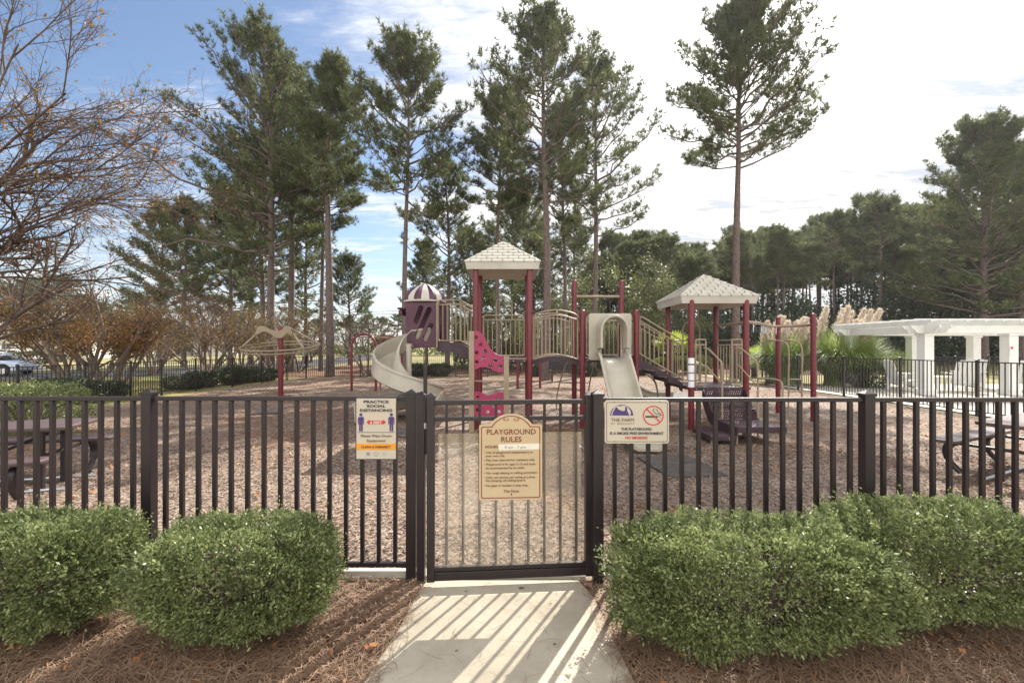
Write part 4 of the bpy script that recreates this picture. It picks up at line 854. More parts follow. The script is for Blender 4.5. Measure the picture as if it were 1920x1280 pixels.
# ------------------------------------------------------------------ separate playground pieces
sx, sy = XX(526.5, 15.8), 15.8
spn = thing('spinner', (sx, sy, gf(sx, sy)), 'red pole spinner with tan wing arms and tilted double ring', 'spinner')
MB().cyl(sx, sy, -.3, 2.18, .083, 18).dome(sx, sy, 2.18, .083, 18, .9).build('pole', MT['red'], spn, smooth=True)
def zs5(zx, zy, d=15.8): return tuple(W(400 + zx / 4.2675, 440 + zy / 4.2675, d))
wing = [zs5(*p)[::2] for p in ((345, 795), (365, 745), (385, 730), (420, 733), (460, 755), (520, 775), (560, 760), (590, 728), (615, 735), (640, 775), (648, 812), (625, 800), (600, 790), (560, 828), (520, 828), (470, 795), (430, 775), (400, 780), (370, 800))]
plate('wing_arm', [wing], .06, MT['tan'], spn, Matrix.Translation((0, sy - .09, 0)) @ Matrix.Rotation(R(90), 4, 'X'), .008)
def ringpts(zc, rad, tilt): return [(sx + rad * math.cos(a), sy + rad * math.sin(a), zc + tilt * math.sin(a)) for a in np.linspace(0, 2 * math.pi, 48, endpoint=False)]
rp1, rp2 = ringpts(1.58, 1.24, .17), ringpts(1.47, 1.20, .17)
MB().tube(rp1, .026, 8, closed=True).build('ring', MT['tan'], spn, smooth=True); MB().tube(rp2, .022, 8, closed=True).build('ring', MT['tan'], spn, smooth=True)
for i in range(0, 48, 6): MB().tube([rp1[i], rp2[i]], .012, 6).build('ring_spacer', MT['tan'], spn, smooth=True)
for q, i in (((350, 790), 25), ((360, 760), 20), ((640, 790), 44), ((600, 740), 3)):
    a = Vector(zs5(*q)); MB().tube([a, Vector(rp1[i])], .036, 8).build('arm', MT['tan'], spn, smooth=True)
# overhead ladder with two red arches
ax, ay = XX(682, 18.0), 18.0
ovl = thing('overhead_ladder', (ax, ay, gf(ax, ay)), 'red arched overhead ladder with tan rails left of the spiral slide', 'climbing frame')
def arch(xc, yc, w_, zt, ang):
    d_ = Vector((math.cos(ang), math.sin(ang), 0)); c_ = Vector((xc, yc, 0)); r_ = w_ / 2
    pts = [c_ - d_ * r_ + Vector((0, 0, -.3)), c_ - d_ * r_ + Vector((0, 0, zt - r_))] + [c_ - d_ * r_ * math.cos(R(a)) + Vector((0, 0, zt - r_ + r_ * math.sin(R(a)))) for a in range(12, 169, 12)] + [c_ + d_ * r_ + Vector((0, 0, zt - r_)), c_ + d_ * r_ + Vector((0, 0, -.3))]
    MB().tube(pts, .048, 12).build('arch', MT['red'], ovl, smooth=True)
arch(ax, ay, .96, 2.05, 0); arch(XX(733, 20.5), 20.5, .96, 2.0, 0)
for s in (-1, 1):
    MB().tube([(ax + .3 * s, ay, 1.96), (XX(733, 20.5) + .3 * s, 20.5, 1.92)], .03, 8).build('rail', MT['tan'], ovl, smooth=True)
for i in range(1, 8):
    t_ = i / 8; c_ = Vector((ax, ay, 1.955)).lerp(Vector((XX(733, 20.5), 20.5, 1.92)), t_); MB().tube([c_ - Vector((.3, 0, 0)), c_ + Vector((.3, 0, 0))], .018, 6).build('rung', MT['tan'], ovl, smooth=True)
# chin-up bar seen beneath the bridge
cb = thing('turning_bar', (XX(991, 19), 19, gf(0, 19)), 'low turning bar on two short red posts seen beneath the bridge', 'playground equipment')
for px_ in (970.5, 1012.5):
    x = XX(px_, 19); MB().cyl(x, 19, -.4, 1.15, .05).dome(x, 19, 1.15, .05).build('post', MT['red'], cb, smooth=True)
MB().tube([(XX(970.5, 19), 19, 1.05), (XX(1012.5, 19), 19, 1.05)], .022).build('bar', MT['tan'], cb, smooth=True)
# backless bench by the rear fence
bb = thing('park_bench', (XX(1065, 23), 23, gf(2, 23)), 'dark metal bench near the back fence seen under the bridge', 'bench')
xb_ = XX(1065, 23); MB().box((xb_, 23, .28), (1.9, .38, .05)).build('seat', MT['fence'], bb); MB().box((xb_, 23.24, .62), (1.9, .05, .42)).build('backrest', MT['fence'], bb)
for s in (-.8, .8): MB().box((xb_ + s, 23.05, .03), (.06, .4, .46)).build('leg', MT['fence'], bb)
# rubber mats
def matt(x, y, lx_, ly_, rz, label):
    z = gf(x, y); o = MB().box((x, y, z + .02), (lx_, ly_, .035), rz).build('rubber_mat', MT['rubber'], None, (x, y, z), bevel=.008); tag(o, label, 'mat', 'black rubber mats on the mulch')
matt(XX(1278, 6.45), 6.55, .82, 1.15, R(6), 'black rubber mat on the mulch beyond the no smoking sign'); matt(XX(1258, 16), 16.2, 2.0, 1.5, 0, 'black rubber mat on the mulch behind the stairs')
matt(XX(498, 11.9), 12.0, .65, .8, R(20), 'small black rubber mat on the mulch near the spinner'); matt(XX(760, 9.0), 9.0, .9, .7, 0, 'black rubber mat under the foot of the spiral slide')
# picnic tables
def picnic(cx_, cy_, rz, label):
    z = gf(cx_, cy_); t_ = thing('picnic_table', (cx_, cy_, z), label, 'picnic table', 'brown picnic tables on the mulch')
    M_ = Matrix.Translation((cx_, cy_, z)) @ Matrix.Rotation(rz, 4, 'Z')
    plate('tabletop', [rrect(-.93, -.38, .93, .38, .12)], .045, MT['table'], t_, M_ @ Matrix.Translation((0, 0, .735)), .008)
    for s in (-1, 1): plate('bench', [rrect(-.93, .56 * s - .15, .93, .56 * s + .15, .10)] if True else [], .04, MT['table'], t_, M_ @ Matrix.Translation((0, 0.12 * s, .445)), .007)
    for xs_ in (-.62, .62):
        MB().box(M_ @ Vector((xs_, .2, .36)), (.05, .05, .71), rz).build('leg', MT['fence'], t_); MB().box(M_ @ Vector((xs_, -.2, .36)), (.05, .05, .71), rz).build('leg', MT['fence'], t_)
        for s in (-1, 1):
            ps_ = smooth_path([M_ @ Vector((xs_ + .05, .60 * s, .425)), M_ @ Vector((xs_ + .05, .74 * s, .33)), M_ @ Vector((xs_ + .05, .72 * s, .15)), M_ @ Vector((xs_ + .05, .60 * s, .01))], 5)
            MB().tube(ps_, [.04] * 4 + [.05] * 6 + [.035] * (len(ps_) - 10), 8).build('bench_support', MT['fence'], t_, smooth=True)
        MB().tube([M_ @ Vector((xs_, -.66, .40)), M_ @ Vector((xs_, .66, .40))], .022, 8).build('crossbar', MT['fence'], t_, smooth=True)
    for s in (-1, 1): MB().tube([M_ @ Vector((-.9, .3 * s, .03)), M_ @ Vector((.9, .3 * s, .03))], .018, 8).build('ground_bar', MT['metal'], t_, smooth=True)
    MB().tube([M_ @ Vector((-.6, 0, .65)), M_ @ Vector((0, 0, .38))], .018).tube([M_ @ Vector((.6, 0, .65)), M_ @ Vector((0, 0, .38))], .018).build('brace', MT['fence'], t_)
picnic(-6.12, 5.30, R(17), 'brown picnic table behind the left end of the front fence'); picnic(6.78, 5.80, R(26.5), 'brown picnic table behind the right end of the front fence')

# ------------------------------------------------------------------ pergola and patio chairs
pg = thing('pergola', (15.5, 16.2, 0), 'white timber pergola with square columns on the patio', 'pergola')
for x, y in ((13.35, 14.7), (16.05, 14.7), (18.75, 14.7), (21.45, 14.7), (24.1, 14.7), (13.35, 17.9), (15.75, 17.9), (18.15, 17.9), (20.8, 17.9), (24.1, 17.9)):
    c_ = MB().box((x, y, .99), (.30, .30, 1.98)).build('column', MT['white'], pg, bevel=.008)
    MB().box((x, y, .10), (.40, .40, .20)).build('plinth', MT['white'], c_, bevel=.012); MB().box((x, y, 1.94), (.37, .37, .07)).build('capital', MT['white'], c_, bevel=.01)
def shaped_beam(a, b, z0, z1, th):
    L_ = (Vector(b) - Vector(a)).length; rz = math.atan2(b[1] - a[1], b[0] - a[0]); h = z1 - z0
    ol = [(0, h), (L_, h), (L_, h * .62), (L_ - .10, h * .45), (L_ - .16, h * .1), (L_ - .22, 0), (.22, 0), (.16, h * .1), (.10, h * .45), (0, h * .62)]
    return plate('beam', [ol], th, MT['white'], pg, Matrix.Translation((a[0], a[1], z0)) @ Matrix.Rotation(rz, 4, 'Z') @ Matrix.Rotation(R(90), 4, 'X'), .004)
for y in (14.55, 14.85, 17.75, 18.05): shaped_beam((12.75, y), (24.8, y), 1.985, 2.235, .055)
for x in (13.18, 13.52): shaped_beam((x, 14.0), (x, 18.6), 1.99, 2.23, .05)
for i in range(21): r_ = shaped_beam((13.0 + .56 * i, 14.1), (13.0 + .56 * i, 18.5), 2.24, 2.39, .05); r_.name = 'rafter'
for i in range(9): r_ = shaped_beam((12.7, 14.4 + .46 * i), (24.7, 14.4 + .46 * i), 2.395, 2.44, .045); r_.name = 'purlin'
MB().box((XX(1898, 14.5), 14.515, ZZ(656, 14.5)), (.12, .006, .24)).build('notice', MT['sticker'], pg); MB().box((XX(1898, 14.5), 14.510, ZZ(652, 14.5)), (.08, .004, .08)).build('notice', MT['signred'], pg)
def adirondack():
    t_ = thing('garden_chair', (0, 0, 0), 'x', 'chair', 'white slatted chairs on the patio')
    M_ = Matrix.Identity(4)
    for i in range(6): MB().box((-.25 + .1 * i, .32 + .0, .62), (.088, .02, .80 + .10 * math.sin(math.pi * (i + .5) / 6)), mat=Matrix.Rotation(R(-18), 4, 'X')).build('back_slat', MT['white'], t_, bevel=.006)
    for i in range(6): MB().box((0, -.22 + .085 * i, .38 - .018 * i), (.56, .075, .02)).build('seat_slat', MT['white'], t_, bevel=.005)
    for s in (-1, 1):
        MB().box((.31 * s, -.02, .60), (.13, .70, .024)).build('armrest', MT['white'], t_, bevel=.008)
        MB().box((.29 * s, -.26, .295), (.035, .11, .59)).build('leg', MT['white'], t_, bevel=.004); MB().box((.29 * s, .24, .295), (.035, .10, .59)).build('leg', MT['white'], t_, bevel=.004)
    return t_
ch = adirondack(); spots = [(XX(1692, 16.0), 16.0, R(80), 'white slatted chair left of the pergola corner column'), (XX(1800, 15.9), 15.9, R(160), 'white slatted chair right of the pergola corner column'), (XX(1818, 17.0), 17.0, R(-70), 'white slatted chair deeper under the pergola near the back column'), (XX(1925, 16.4), 16.4, R(150), 'white slatted chair at the right edge under the pergola')]
for i, (x, y, a, lb) in enumerate(spots):
    o = ch if i == 0 else copy_tree(ch); o.location = (x, y, 0); o.rotation_euler.z = a; o['label'] = lb; o.scale = (1.05,) * 3
tb = thing('side_table', (XX(1758, 15.8), 15.8, 0), 'small white side table between the patio chairs', 'table')
MB().box((XX(1758, 15.8), 15.8, .52), (.55, .5, .03)).build('tabletop', MT['white'], tb, bevel=.006)
for a in (-1, 1):
    for b in (-1, 1): MB().box((XX(1758, 15.8) + .2 * a, 15.8 + .2 * b, .25), (.05, .05, .5)).build('leg', MT['white'], tb)
# ------------------------------------------------------------------ vegetation builders
def tubes_np(lines, sides):
    """lines: list of (pts (n,3), radii (n,)) -> one vertex and quad array"""
    V = []; F = []; b = 0
    for P, r in lines:
        n = len(P); T = np.gradient(P, axis=0); T /= np.linalg.norm(T, axis=1)[:, None] + 1e-9
        ref = np.array([0.13, 0.31, 0.94]) if abs(T[0, 2]) < .9 else np.array([1.0, 0.1, 0])
        A = np.cross(T, ref); A /= np.linalg.norm(A, axis=1)[:, None] + 1e-9; B = np.cross(T, A)
        th = np.arange(sides) * 2 * np.pi / sides
        ring = P[:, None, :] + (A[:, None, :] * np.cos(th)[None, :, None] + B[:, None, :] * np.sin(th)[None, :, None]) * r[:, None, None]
        V.append(ring.reshape(-1, 3)); i = np.arange(n - 1)[:, None] * sides; k = np.arange(sides)[None, :]; k2 = (k + 1) % sides
        F.append(np.stack([i + k, i + k2, i + sides + k2, i + sides + k], 2).reshape(-1, 4) + b); b += n * sides
    return np.concatenate(V), np.concatenate(F)
def unit(v): return v / (np.linalg.norm(v, axis=-1, keepdims=True) + 1e-9)
def blades(c, d, k, ln, wd, spread, rg):
    """tufts of k needles at points c (n,3) heading d"""
    n = len(c); dd = unit(np.repeat(d, k, 0) + rg.normal(0, spread, (n * k, 3))); cc = np.repeat(c, k, 0)
    s = unit(np.cross(dd, rg.normal(0, 1, (n * k, 3)))); l = ln * rg.uniform(.65, 1.15, (n * k, 1)); w_ = wd * rg.uniform(.7, 1.3, (n * k, 1))
    a = cc + dd * l * .08
    v = np.stack([a - s * w_ * .5, a + s * w_ * .5, cc + dd * l], 1).reshape(-1, 3); return v, np.arange(len(v)).reshape(-1, 3)
def leaves_np(c, rg, size, asp=.5, up=0.0):
    n = len(c); d = unit(rg.normal(0, 1, (n, 3)) + np.array([0, 0, up])); s = unit(np.cross(d, rg.normal(0, 1, (n, 3)))); l = (size * rg.uniform(.6, 1.2, n))[:, None]
    v = np.stack([c - d * l * .5, c + s * l * asp * .5, c + d * l * .5, c - s * l * asp * .5], 1).reshape(-1, 3); return v, np.arange(4 * n).reshape(n, 4)
def pine_data(seed, H, base, Rm, n_limb, sec, tuft, k=11, ln=.30, wd=.034, r0=.24, lean=0.0, side=0.0, sp=.62, droop=0.0, shape=.72, low=.55):
    rg = np.random.default_rng(seed); z = np.linspace(0, H, 14); ph = rg.uniform(0, 6.28)
    wob = .22 * np.sin(z / H * 5 + ph) * (z / H) + lean * (z / H) ** 1.5 * H
    Rm = Rm * 1.42; TP = np.stack([wob, .15 * np.cos(z / H * 4 + ph) * (z / H), z - .15], 1); TR = r0 * (1 - .80 * (z / H) ** 1.15) ; TR[0] *= 1.25
    def trunk_at(h): return np.array([np.interp(h, z, TP[:, i]) for i in range(3)])
    lines = [(TP, TR)]; C = []; D = []; tw = []
    for i in range(n_limb):
        t = ((i + rg.uniform(0, 1)) / n_limb); t = t ** .9; h = base + (H - base - .3) * t
        az = i * 2.399 + rg.normal(0, .35); prof = (low + (1 - low) * min(1, t / .28)) * (1 - t) ** shape + .07
        Ln = Rm * prof * rg.uniform(.58, 1.06) * (1 + side * math.cos(az) * (1 - t)); el = R(4 + 52 * t) + rg.normal(0, .16) - droop
        p0 = trunk_at(h); hd = np.array([math.cos(az), math.sin(az), 0]); s = np.linspace(0, 1, 6)
        P = p0 + hd * (s * Ln * math.cos(el))[:, None]; P[:, 2] += s * Ln * math.sin(el) + (s ** 2) * Ln * .16 - droop * Ln * .2 * s
        P += rg.normal(0, .05 * Ln, (6, 3)) * (s > 0)[:, None] * .5
        r_ = (.016 + .011 * Ln) * (1 - .75 * s); lines.append((P, r_))
        for j in range(sec):
            u = .30 + .70 * (j + rg.uniform(0, 1)) / sec; q = np.array([np.interp(u, s, P[:, m]) for m in range(3)]); q2 = np.array([np.interp(min(1, u + .1), s, P[:, m]) for m in range(3)])
            td = unit(q2 - q + 1e-6) if u < .97 else unit(P[-1] - P[-2]); sd_ = unit(np.cross(td, [0, 0, 1.])) * (1 if j % 2 else -1)
            dr = unit(td * .65 + sd_ * rg.uniform(.2, 1.0) + np.array([0, 0, rg.uniform(.05, .6)])); l2 = (.42 + .26 * Ln * (1.08 - u)) * rg.uniform(.6, 1.25)
            ss = np.linspace(0, 1, 3); Q = q + dr * (ss * l2)[:, None]; Q[:, 2] += ss ** 2 * l2 * .25; tw.append((Q, np.array([.014, .010, .006])))
            m_ = tuft; uu = rg.uniform(.35, 1.05, m_); c_ = q + dr * (uu * l2)[:, None] + rg.normal(0, .09, (m_, 3)); c_[:, 2] += uu ** 2 * l2 * .25
            C.append(c_); D.append(np.repeat(unit(dr + np.array([0, 0, .55]))[None], m_, 0) + rg.normal(0, .25, (m_, 3)))
    C = np.concatenate(C); D = unit(np.concatenate(D))
    nv, nf = blades(C, D, k, ln, wd, sp, rg)
    return tubes_np(lines, 7), tubes_np(tw, 4), (nv, nf)
def pine_tree(seed, x, y, H, base, Rm, label, group=None, mt='needle', rz=0, **kw):
    z0 = gf(x, y); (tv, tf), (wv, wf), (nv, nf) = pine_data(seed, H - .07 * H, base, Rm * .93, **kw)
    root = thing('pine_tree', (x, y, z0), label, 'pine tree', group); o0 = np.array([x, y, z0])
    quick('trunk', np.concatenate([tv, wv]) + o0, np.concatenate([tf, wf + len(tv)]), MT['bark_far' if mt == 'needle_far' else 'bark'], root, smooth=True)
    quick('crown', nv + o0, nf, MT[mt], root); root.rotation_euler.z = rz
    return root
HI = dict(n_limb=54, sec=12, tuft=7, k=11, ln=.34, wd=.036, shape=.55)
def hp(py, d, x=0): return ZZ(py, d) - gf(x, d)
# the tall pines one can tell apart: (trunk px, distance, top py, crown base py, half width px, label, extras)
PINES = [
 (508, 29.0, 25, 500, 148, 'tall dense pine with the widest leaning crown left of the sky gap', dict(side=-.38, r0=.26, n_limb=74, lean=-.012, low=.85)),
 (545, 32.0, 95, 440, 112, 'pine whose trunk stands just right of the widest crowned pine', dict(r0=.25)),
 (492, 34.0, 230, 570, 125, 'shorter pine behind the widest crowned pine with low branches', dict(r0=.22, n_limb=50)),
 (619, 27.0, 75, 400, 82, 'tall pine with thick bare trunk left of the spiral slide tower', dict(r0=.25, side=-.1)),
 (602, 33.0, 200, 430, 75, 'slim trunked pine behind the thick trunk left of the slide', dict(r0=.17)),
 (345, 40.0, 360, 590, 72, 'smaller loose crowned pine behind the crape myrtles', dict(r0=.2, k=10)),
 (431, 38.0, 330, 600, 66, 'small pine with low crown between the crape myrtles and tall pines', dict(r0=.2, k=10)),
 (760, 25.0, 45, 395, 112, 'straight pine with rounded crown directly behind the striped slide hood', dict(r0=.17, n_limb=50, side=.05)),
 (839, 33.0, 285, 590, 82, 'lower pine between the slide hood and the tall tower roof', dict(r0=.19, k=10, sec=8)),
 (934, 29.0, 135, 400, 76, 'slender pine rising straight behind the tall tower roof', dict(r0=.17, k=10)),
 (985, 38.0, 330, 560, 60, 'thin open crowned pine behind the right edge of the tall tower roof', dict(r0=.15, k=8, sec=7)),
 (1024, 24.0, -14, 380, 128, 'tallest thick pine in the middle with its top cut by the frame', dict(r0=.235, n_limb=50)),
 (1058, 31.0, 175, 500, 75, 'thinner pine just right of the tallest middle pine', dict(r0=.16, k=10, sec=8)),
 (1112, 28.0, 78, 440, 112, 'sparse leaning pine right of the middle with open crown', dict(r0=.19, lean=.022, k=10, sec=11, n_limb=44, side=.10)),
 (1381, 24.0, -6, 318, 140, 'lone tall pine with bare lower trunk standing right of the towers', dict(r0=.235, side=.14, k=11, n_limb=70, sec=13, shape=.5)),
 (1845, 34.0, 215, 600, 138, 'broad dark pine towering over the pergola at the right', dict(r0=.30, n_limb=96, sec=15, low=.85, tuft=9)),
 (1912, 38.0, 260, 600, 110, 'dark pine at the right edge behind the broad pergola pine', dict(r0=.28, n_limb=76, sec=13, tuft=9)),
 (1770, 44.0, 372, 600, 80, 'medium pine left of the broad pergola pine', dict(r0=.25, n_limb=60)),
]
for i, (px_, d_, ty, by, hw, lb, ex) in enumerate(PINES):
    kw = dict(HI); kw.update(ex); x = XX(px_, d_); x -= 0.25 * 0
    pine_tree(100 + i, x, d_, hp(ty, d_), hp(by, d_), hw / FPX * d_ * 1.05, lb, None, rz=0, **kw)
# lower pines packed between the tall ones, further off
low_src = [o for o in bpy.data.objects if o.type == 'EMPTY' and o.get('label') in ('lower pine between the slide hood and the tall tower roof', 'smaller loose crowned pine behind the crape myrtles', 'small pine with low crown between the crape myrtles and tall pines')]
for i, (px_, d_, ty, lb) in enumerate(((300, 46, 370, 'low pine behind the left end of the crape myrtles'), (470, 45, 300, 'low dense pine filling the gap under the widest crowned pine'), (575, 47, 360, 'low pine seen between the slim trunk and thick trunk'), (655, 44, 470, 'short pine right of the thick bare trunk'), (800, 47, 440, 'short pine just right of the striped hood'), (880, 44, 420, 'short pine left of the tall tower roof'), (962, 48, 345, 'low pine behind the tall tower roof'), (1002, 46, 400, 'short pine left of the thick middle trunk'), (1078, 44, 395, 'short pine right of the thinner middle trunk'), (1140, 47, 430, 'short pine behind the crossbar posts'), (1205, 45, 430, 'short pine between the crossbar and the lower roof'))):
    src = low_src[i % len(low_src)]; o = copy_tree(src); x = XX(px_, d_)
    s_ = (ZZ(ty, d_) + .2) / max(c.bound_box[1][2] for c in src.children); o.location = (x, d_, gf(x, d_)); o.scale = (s_ * 1.05, s_ * 1.05, s_); o.rotation_euler.z = i * 1.3; o['label'] = lb
# the wood behind: four kinds, copied
protos = []
for s in range(5):
    o = pine_tree(300 + s, 0, 60 + s, 15.0, 8.9 - .7 * (s % 3), 2.3 + .3 * (s % 2), 'x', 'pines of the dense wood behind the pergola', 'needle_far', n_limb=24, sec=7, tuft=5, k=9, ln=.46, wd=.06, r0=.17, shape=.5); protos.append(o)
rw = random.Random(5); used = set(); cnt = 0
tops = [(1090, 470), (1150, 440), (1200, 425), (1260, 440), (1300, 438), (1360, 425), (1420, 425), (1470, 408), (1530, 410), (1580, 395), (1620, 365), (1680, 385), (1730, 378), (1800, 400), (2100, 400)]
def topy(px_): return float(np.interp(px_, [a for a, _ in tops], [b for _, b in tops]))
for row, (d_, n_) in enumerate(((43, 22), (48, 26), (54, 26), (61, 26), (70, 22))):
    for j in range(n_):
        px_ = 1100 + (1990 - 1100) * (j + rw.uniform(.1, .9)) / n_; dd = d_ + rw.uniform(-2, 2); x = XX(px_, dd)
        H = (ZZ(topy(px_) + rw.uniform(-16, 52) + (0 if row < 3 else 8), dd) + .2)
        pr_ = protos[cnt % 5]; o = pr_ if cnt < 5 else copy_tree(pr_)
        o.location = (x, dd, gf(x, dd)); o.rotation_euler = (0, 0, rw.uniform(0, 6.28)); sH = H / 15.0; sx = rw.uniform(.85, 1.15) * (.6 + .4 * sH); o.scale = (sx, sx, sH)
        o['label'] = 'slender dark trunked pine among many in the dense wood on the right'; cnt += 1
# distant trees, low behind the lawn
for j in range(30):
    px_ = [-20, 10, 45, 75, 110, 150, 190, 235, 280, 320, 360, 400, 440, 560, 590, 625, 660, 690, 715, 745, 770, 800, 830, 860, 890, 920, 960, 1000, 1040, 1080][j]
    dd = rw.uniform(80, 100) if px_ > 300 else rw.uniform(104, 112); ty = (520 if px_ < 120 else 560 if px_ < 320 else 590) + rw.uniform(-12, 12)
    x = XX(px_, dd); H = ZZ(ty, dd) + .2; o = copy_tree(protos[j % 5]); o.location = (x, dd, gf(x, dd)); s = H / 15.0; o.scale = (s * 1.9, s * 1.9, s); o.rotation_euler.z = rw.uniform(0, 6)
    o['label'] = 'small far off pine in the row beyond the lawn'; o['group'] = 'distant pines beyond the lawn'
# understorey mass of the wood
rg = np.random.default_rng(21); n = 80000
px_ = rg.uniform(1085, 2050, n); dd = 39.5 + rg.uniform(0, 9, n); xx_ = (px_ - 960) / FPX * dd
top = 3.9 + 2.6 * sm(1560, 1640, px_) + 1.5 * np.sin(xx_ * .55) * np.sin(xx_ * .21 + 2) + .9 * np.sin(xx_ * 1.7 + 1) + (dd - 39.5) * .42
c = np.stack([xx_, dd, -.2 + top * rg.uniform(0, 1, n) ** .8], 1); v, f = leaves_np(c, rg, .30, .6)
tag(quick('wood_undergrowth', v, f, MT['leaf_dark']), 'dark tangled undergrowth filling the foot of the wood', 'undergrowth', kind='stuff')
n = 42000; px_ = rg.uniform(1085, 2050, n); dd = 57 + rg.uniform(0, 6, n); xx_ = (px_ - 960) / FPX * dd
top = 4.3 + 1.8 * np.sin(xx_ * .37 + 2) * np.sin(xx_ * .13) + 1.2 * np.sin(xx_ * 1.1); c2_ = np.stack([xx_, dd, -.2 + top * rg.uniform(0, 1, n) ** .8], 1); v2_, f2_ = leaves_np(c2_, rg, .42, .6)
tag(quick('wood_undergrowth', v2_, f2_, MT['leaf_dark']), 'taller leafy thicket deep inside the wood between the trunks', 'undergrowth', kind='stuff')
n = 15000; px_ = rg.uniform(-60, 1090, n); dd = 95 + rg.uniform(0, 12, n); xx_ = (px_ - 960) / FPX * dd
top = 3.0 + 1.3 * np.sin(xx_ * .2) + .8 * np.sin(xx_ * .63 + 1); c = np.stack([xx_, dd, -.2 + (top + (px_ < 330) * 5) * rg.uniform(0, 1, n) ** .8], 1); v, f = leaves_np(c, rg, .75, .6)
tag(quick('distant_scrub', v, f, MT['leaf_mid']), 'low distant scrub along the far side of the lawn', 'scrub', kind='stuff')

n = 26000; px_ = rg.uniform(850, 1260, n); dd = 36 + rg.uniform(0, 5, n); xx_ = (px_ - 960) / FPX * dd
top = 2.9 + 1.2 * np.sin(xx_ * .9 + 1) * np.sin(xx_ * .31) + .6 * np.sin(xx_ * 2.3); c = np.stack([xx_, dd, -.2 + top * rg.uniform(0, 1, n) ** .8], 1); v, f = leaves_np(c, rg, .22, .6)
tag(quick('sunlit_brush', v, f, MT['leaf_mid']), 'sunlit green brush behind the back fence below the towers', 'undergrowth', kind='stuff')
# broad crowned small trees and bare trees: recursive branching
def grow(rg, p, d, L_, r, depth, spec, lines, tips):
    nseg = 5; P = [p]; dd = d.copy(); wob, trop = spec['wob'], spec['trop']
    for i in range(nseg):
        dd = unit(dd + rg.normal(0, wob, 3) + np.array([0, 0, trop[depth]])); P.append(P[-1] + dd * L_ / nseg)
    P = np.array(P); rr = np.linspace(r, r * .5, nseg + 1); lines[min(depth, 3)].append((P, rr))
    if depth >= spec['depth']: tips.append((P[2:], dd)); return
    for j in range(spec['n'][depth]):
        u = spec['from'] + (1 - spec['from']) * (j + rg.uniform(.2, 1)) / spec['n'][depth]; q = np.array([np.interp(u * nseg, np.arange(nseg + 1), P[:, m]) for m in range(3)])
        i = min(nseg - 1, int(u * nseg)); t = unit(P[i + 1] - P[i]); a = spec['ang'][depth] * rg.uniform(.6, 1.3); pr = unit(np.cross(t, rg.normal(0, 1, 3)))
        nd = unit(t * math.cos(a) + pr * math.sin(a) + np.array(spec.get('bias', (0, 0, 0))) * .12); grow(rg, q, nd, L_ * spec['len'] * rg.uniform(.7, 1.2), r * spec['rr'], depth + 1, spec, lines, tips)
def broadleaf(seed, x, y, label, cat, starts, spec, leafmat, per_tip, lsize, barkmat, group=None, name='broadleaf_tree', filt=None, jit=.12, asp=.5):
    rg = np.random.default_rng(seed); z0 = gf(x, y); lines = [[], [], [], []]; tips = []
    for (off, d, L_, r) in starts: grow(rg, np.array(off, float), unit(np.array(d, float)), L_, r, 0, spec, lines, tips)
    root = thing(name, (x, y, z0), label, cat, group); o0 = np.array([x, y, z0])
    if barkmat[0] == barkmat[1]: lines = [lines[0] + lines[1] + lines[2] + lines[3], [], [], []]
    tv, tf = tubes_np(lines[0] + lines[1], 5 if barkmat[0] == barkmat[1] else 7); tr_ = quick('trunk', tv + o0, tf, MT[barkmat[0]], root, smooth=True)
    if lines[2] or lines[3]:
        bv, bf = tubes_np(lines[2] + lines[3], 4); quick('branches', bv + o0, bf, MT[barkmat[1]], root, smooth=True)
    C = np.concatenate([t[0] for t in tips])
    if filt is not None: C = C[filt(C, rg)]
    if per_tip >= 1: C = np.repeat(C, per_tip, 0)
    else: C = C[rg.uniform(0, 1, len(C)) < per_tip]
    if len(C):
        C = C + rg.normal(0, jit, C.shape); lv, lf = leaves_np(C, rg, lsize, asp); quick('crown', lv + o0, lf, MT[leafmat], root)
    return root
# sunlit leafy trees behind the bridge and middle tower
SP_L = dict(depth=3, n=[6, 5, 5], len=.55, rr=.5, ang=[.8, .8, .8], wob=.09, trop=[.02, .04, .03, .0], **{'from': .25})
lp = []
for s in range(3): lp.append(broadleaf(500 + s, 0, 30 + s, 'x', 'tree', [((0, 0, 0), (0, .05, 1), 4.2, .12)], SP_L, 'leaf_mid', 7, .15, ('bark', 'bark'), 'leafy backlit trees behind the back fence', jit=.22))
LT = [(905, 33, 560, 'leafy tree behind the tall tower railing'), (948, 36, 530, 'tall leafy tree seen between the tall tower posts'), (1010, 35, 540, 'leafy tree behind the left end of the arched bridge'), (1050, 37, 520, 'leafy tree above the middle of the arched bridge'), (1100, 33, 560, 'leafy tree between the tall crossbar posts'), (1140, 36, 490, 'tallest leafy tree behind the crossbar posts'), (1190, 34, 545, 'leafy tree behind the stair railing'), (1235, 38, 520, 'leafy tree left of the lower peaked roof'), (870, 36, 585, 'low leafy tree left of the tall tower'), (1290, 38, 560, 'leafy tree hidden behind the lower roof'), (978, 31, 595, 'low leafy bush tree under the tall tower roof'), (1165, 31, 600, 'low leafy tree behind the slide tunnel')]
for i, (px_, dd, ty, lb) in enumerate(LT):
    o = lp[i % 3] if i < 3 else copy_tree(lp[i % 3]); x = XX(px_, dd); s = (ZZ(ty, dd) + .2) / 6.2; o.location = (x, dd, gf(x, dd)); o.scale = (s * 1.05, s * 1.05, s); o.rotation_euler.z = i * 1.7; o['label'] = lb
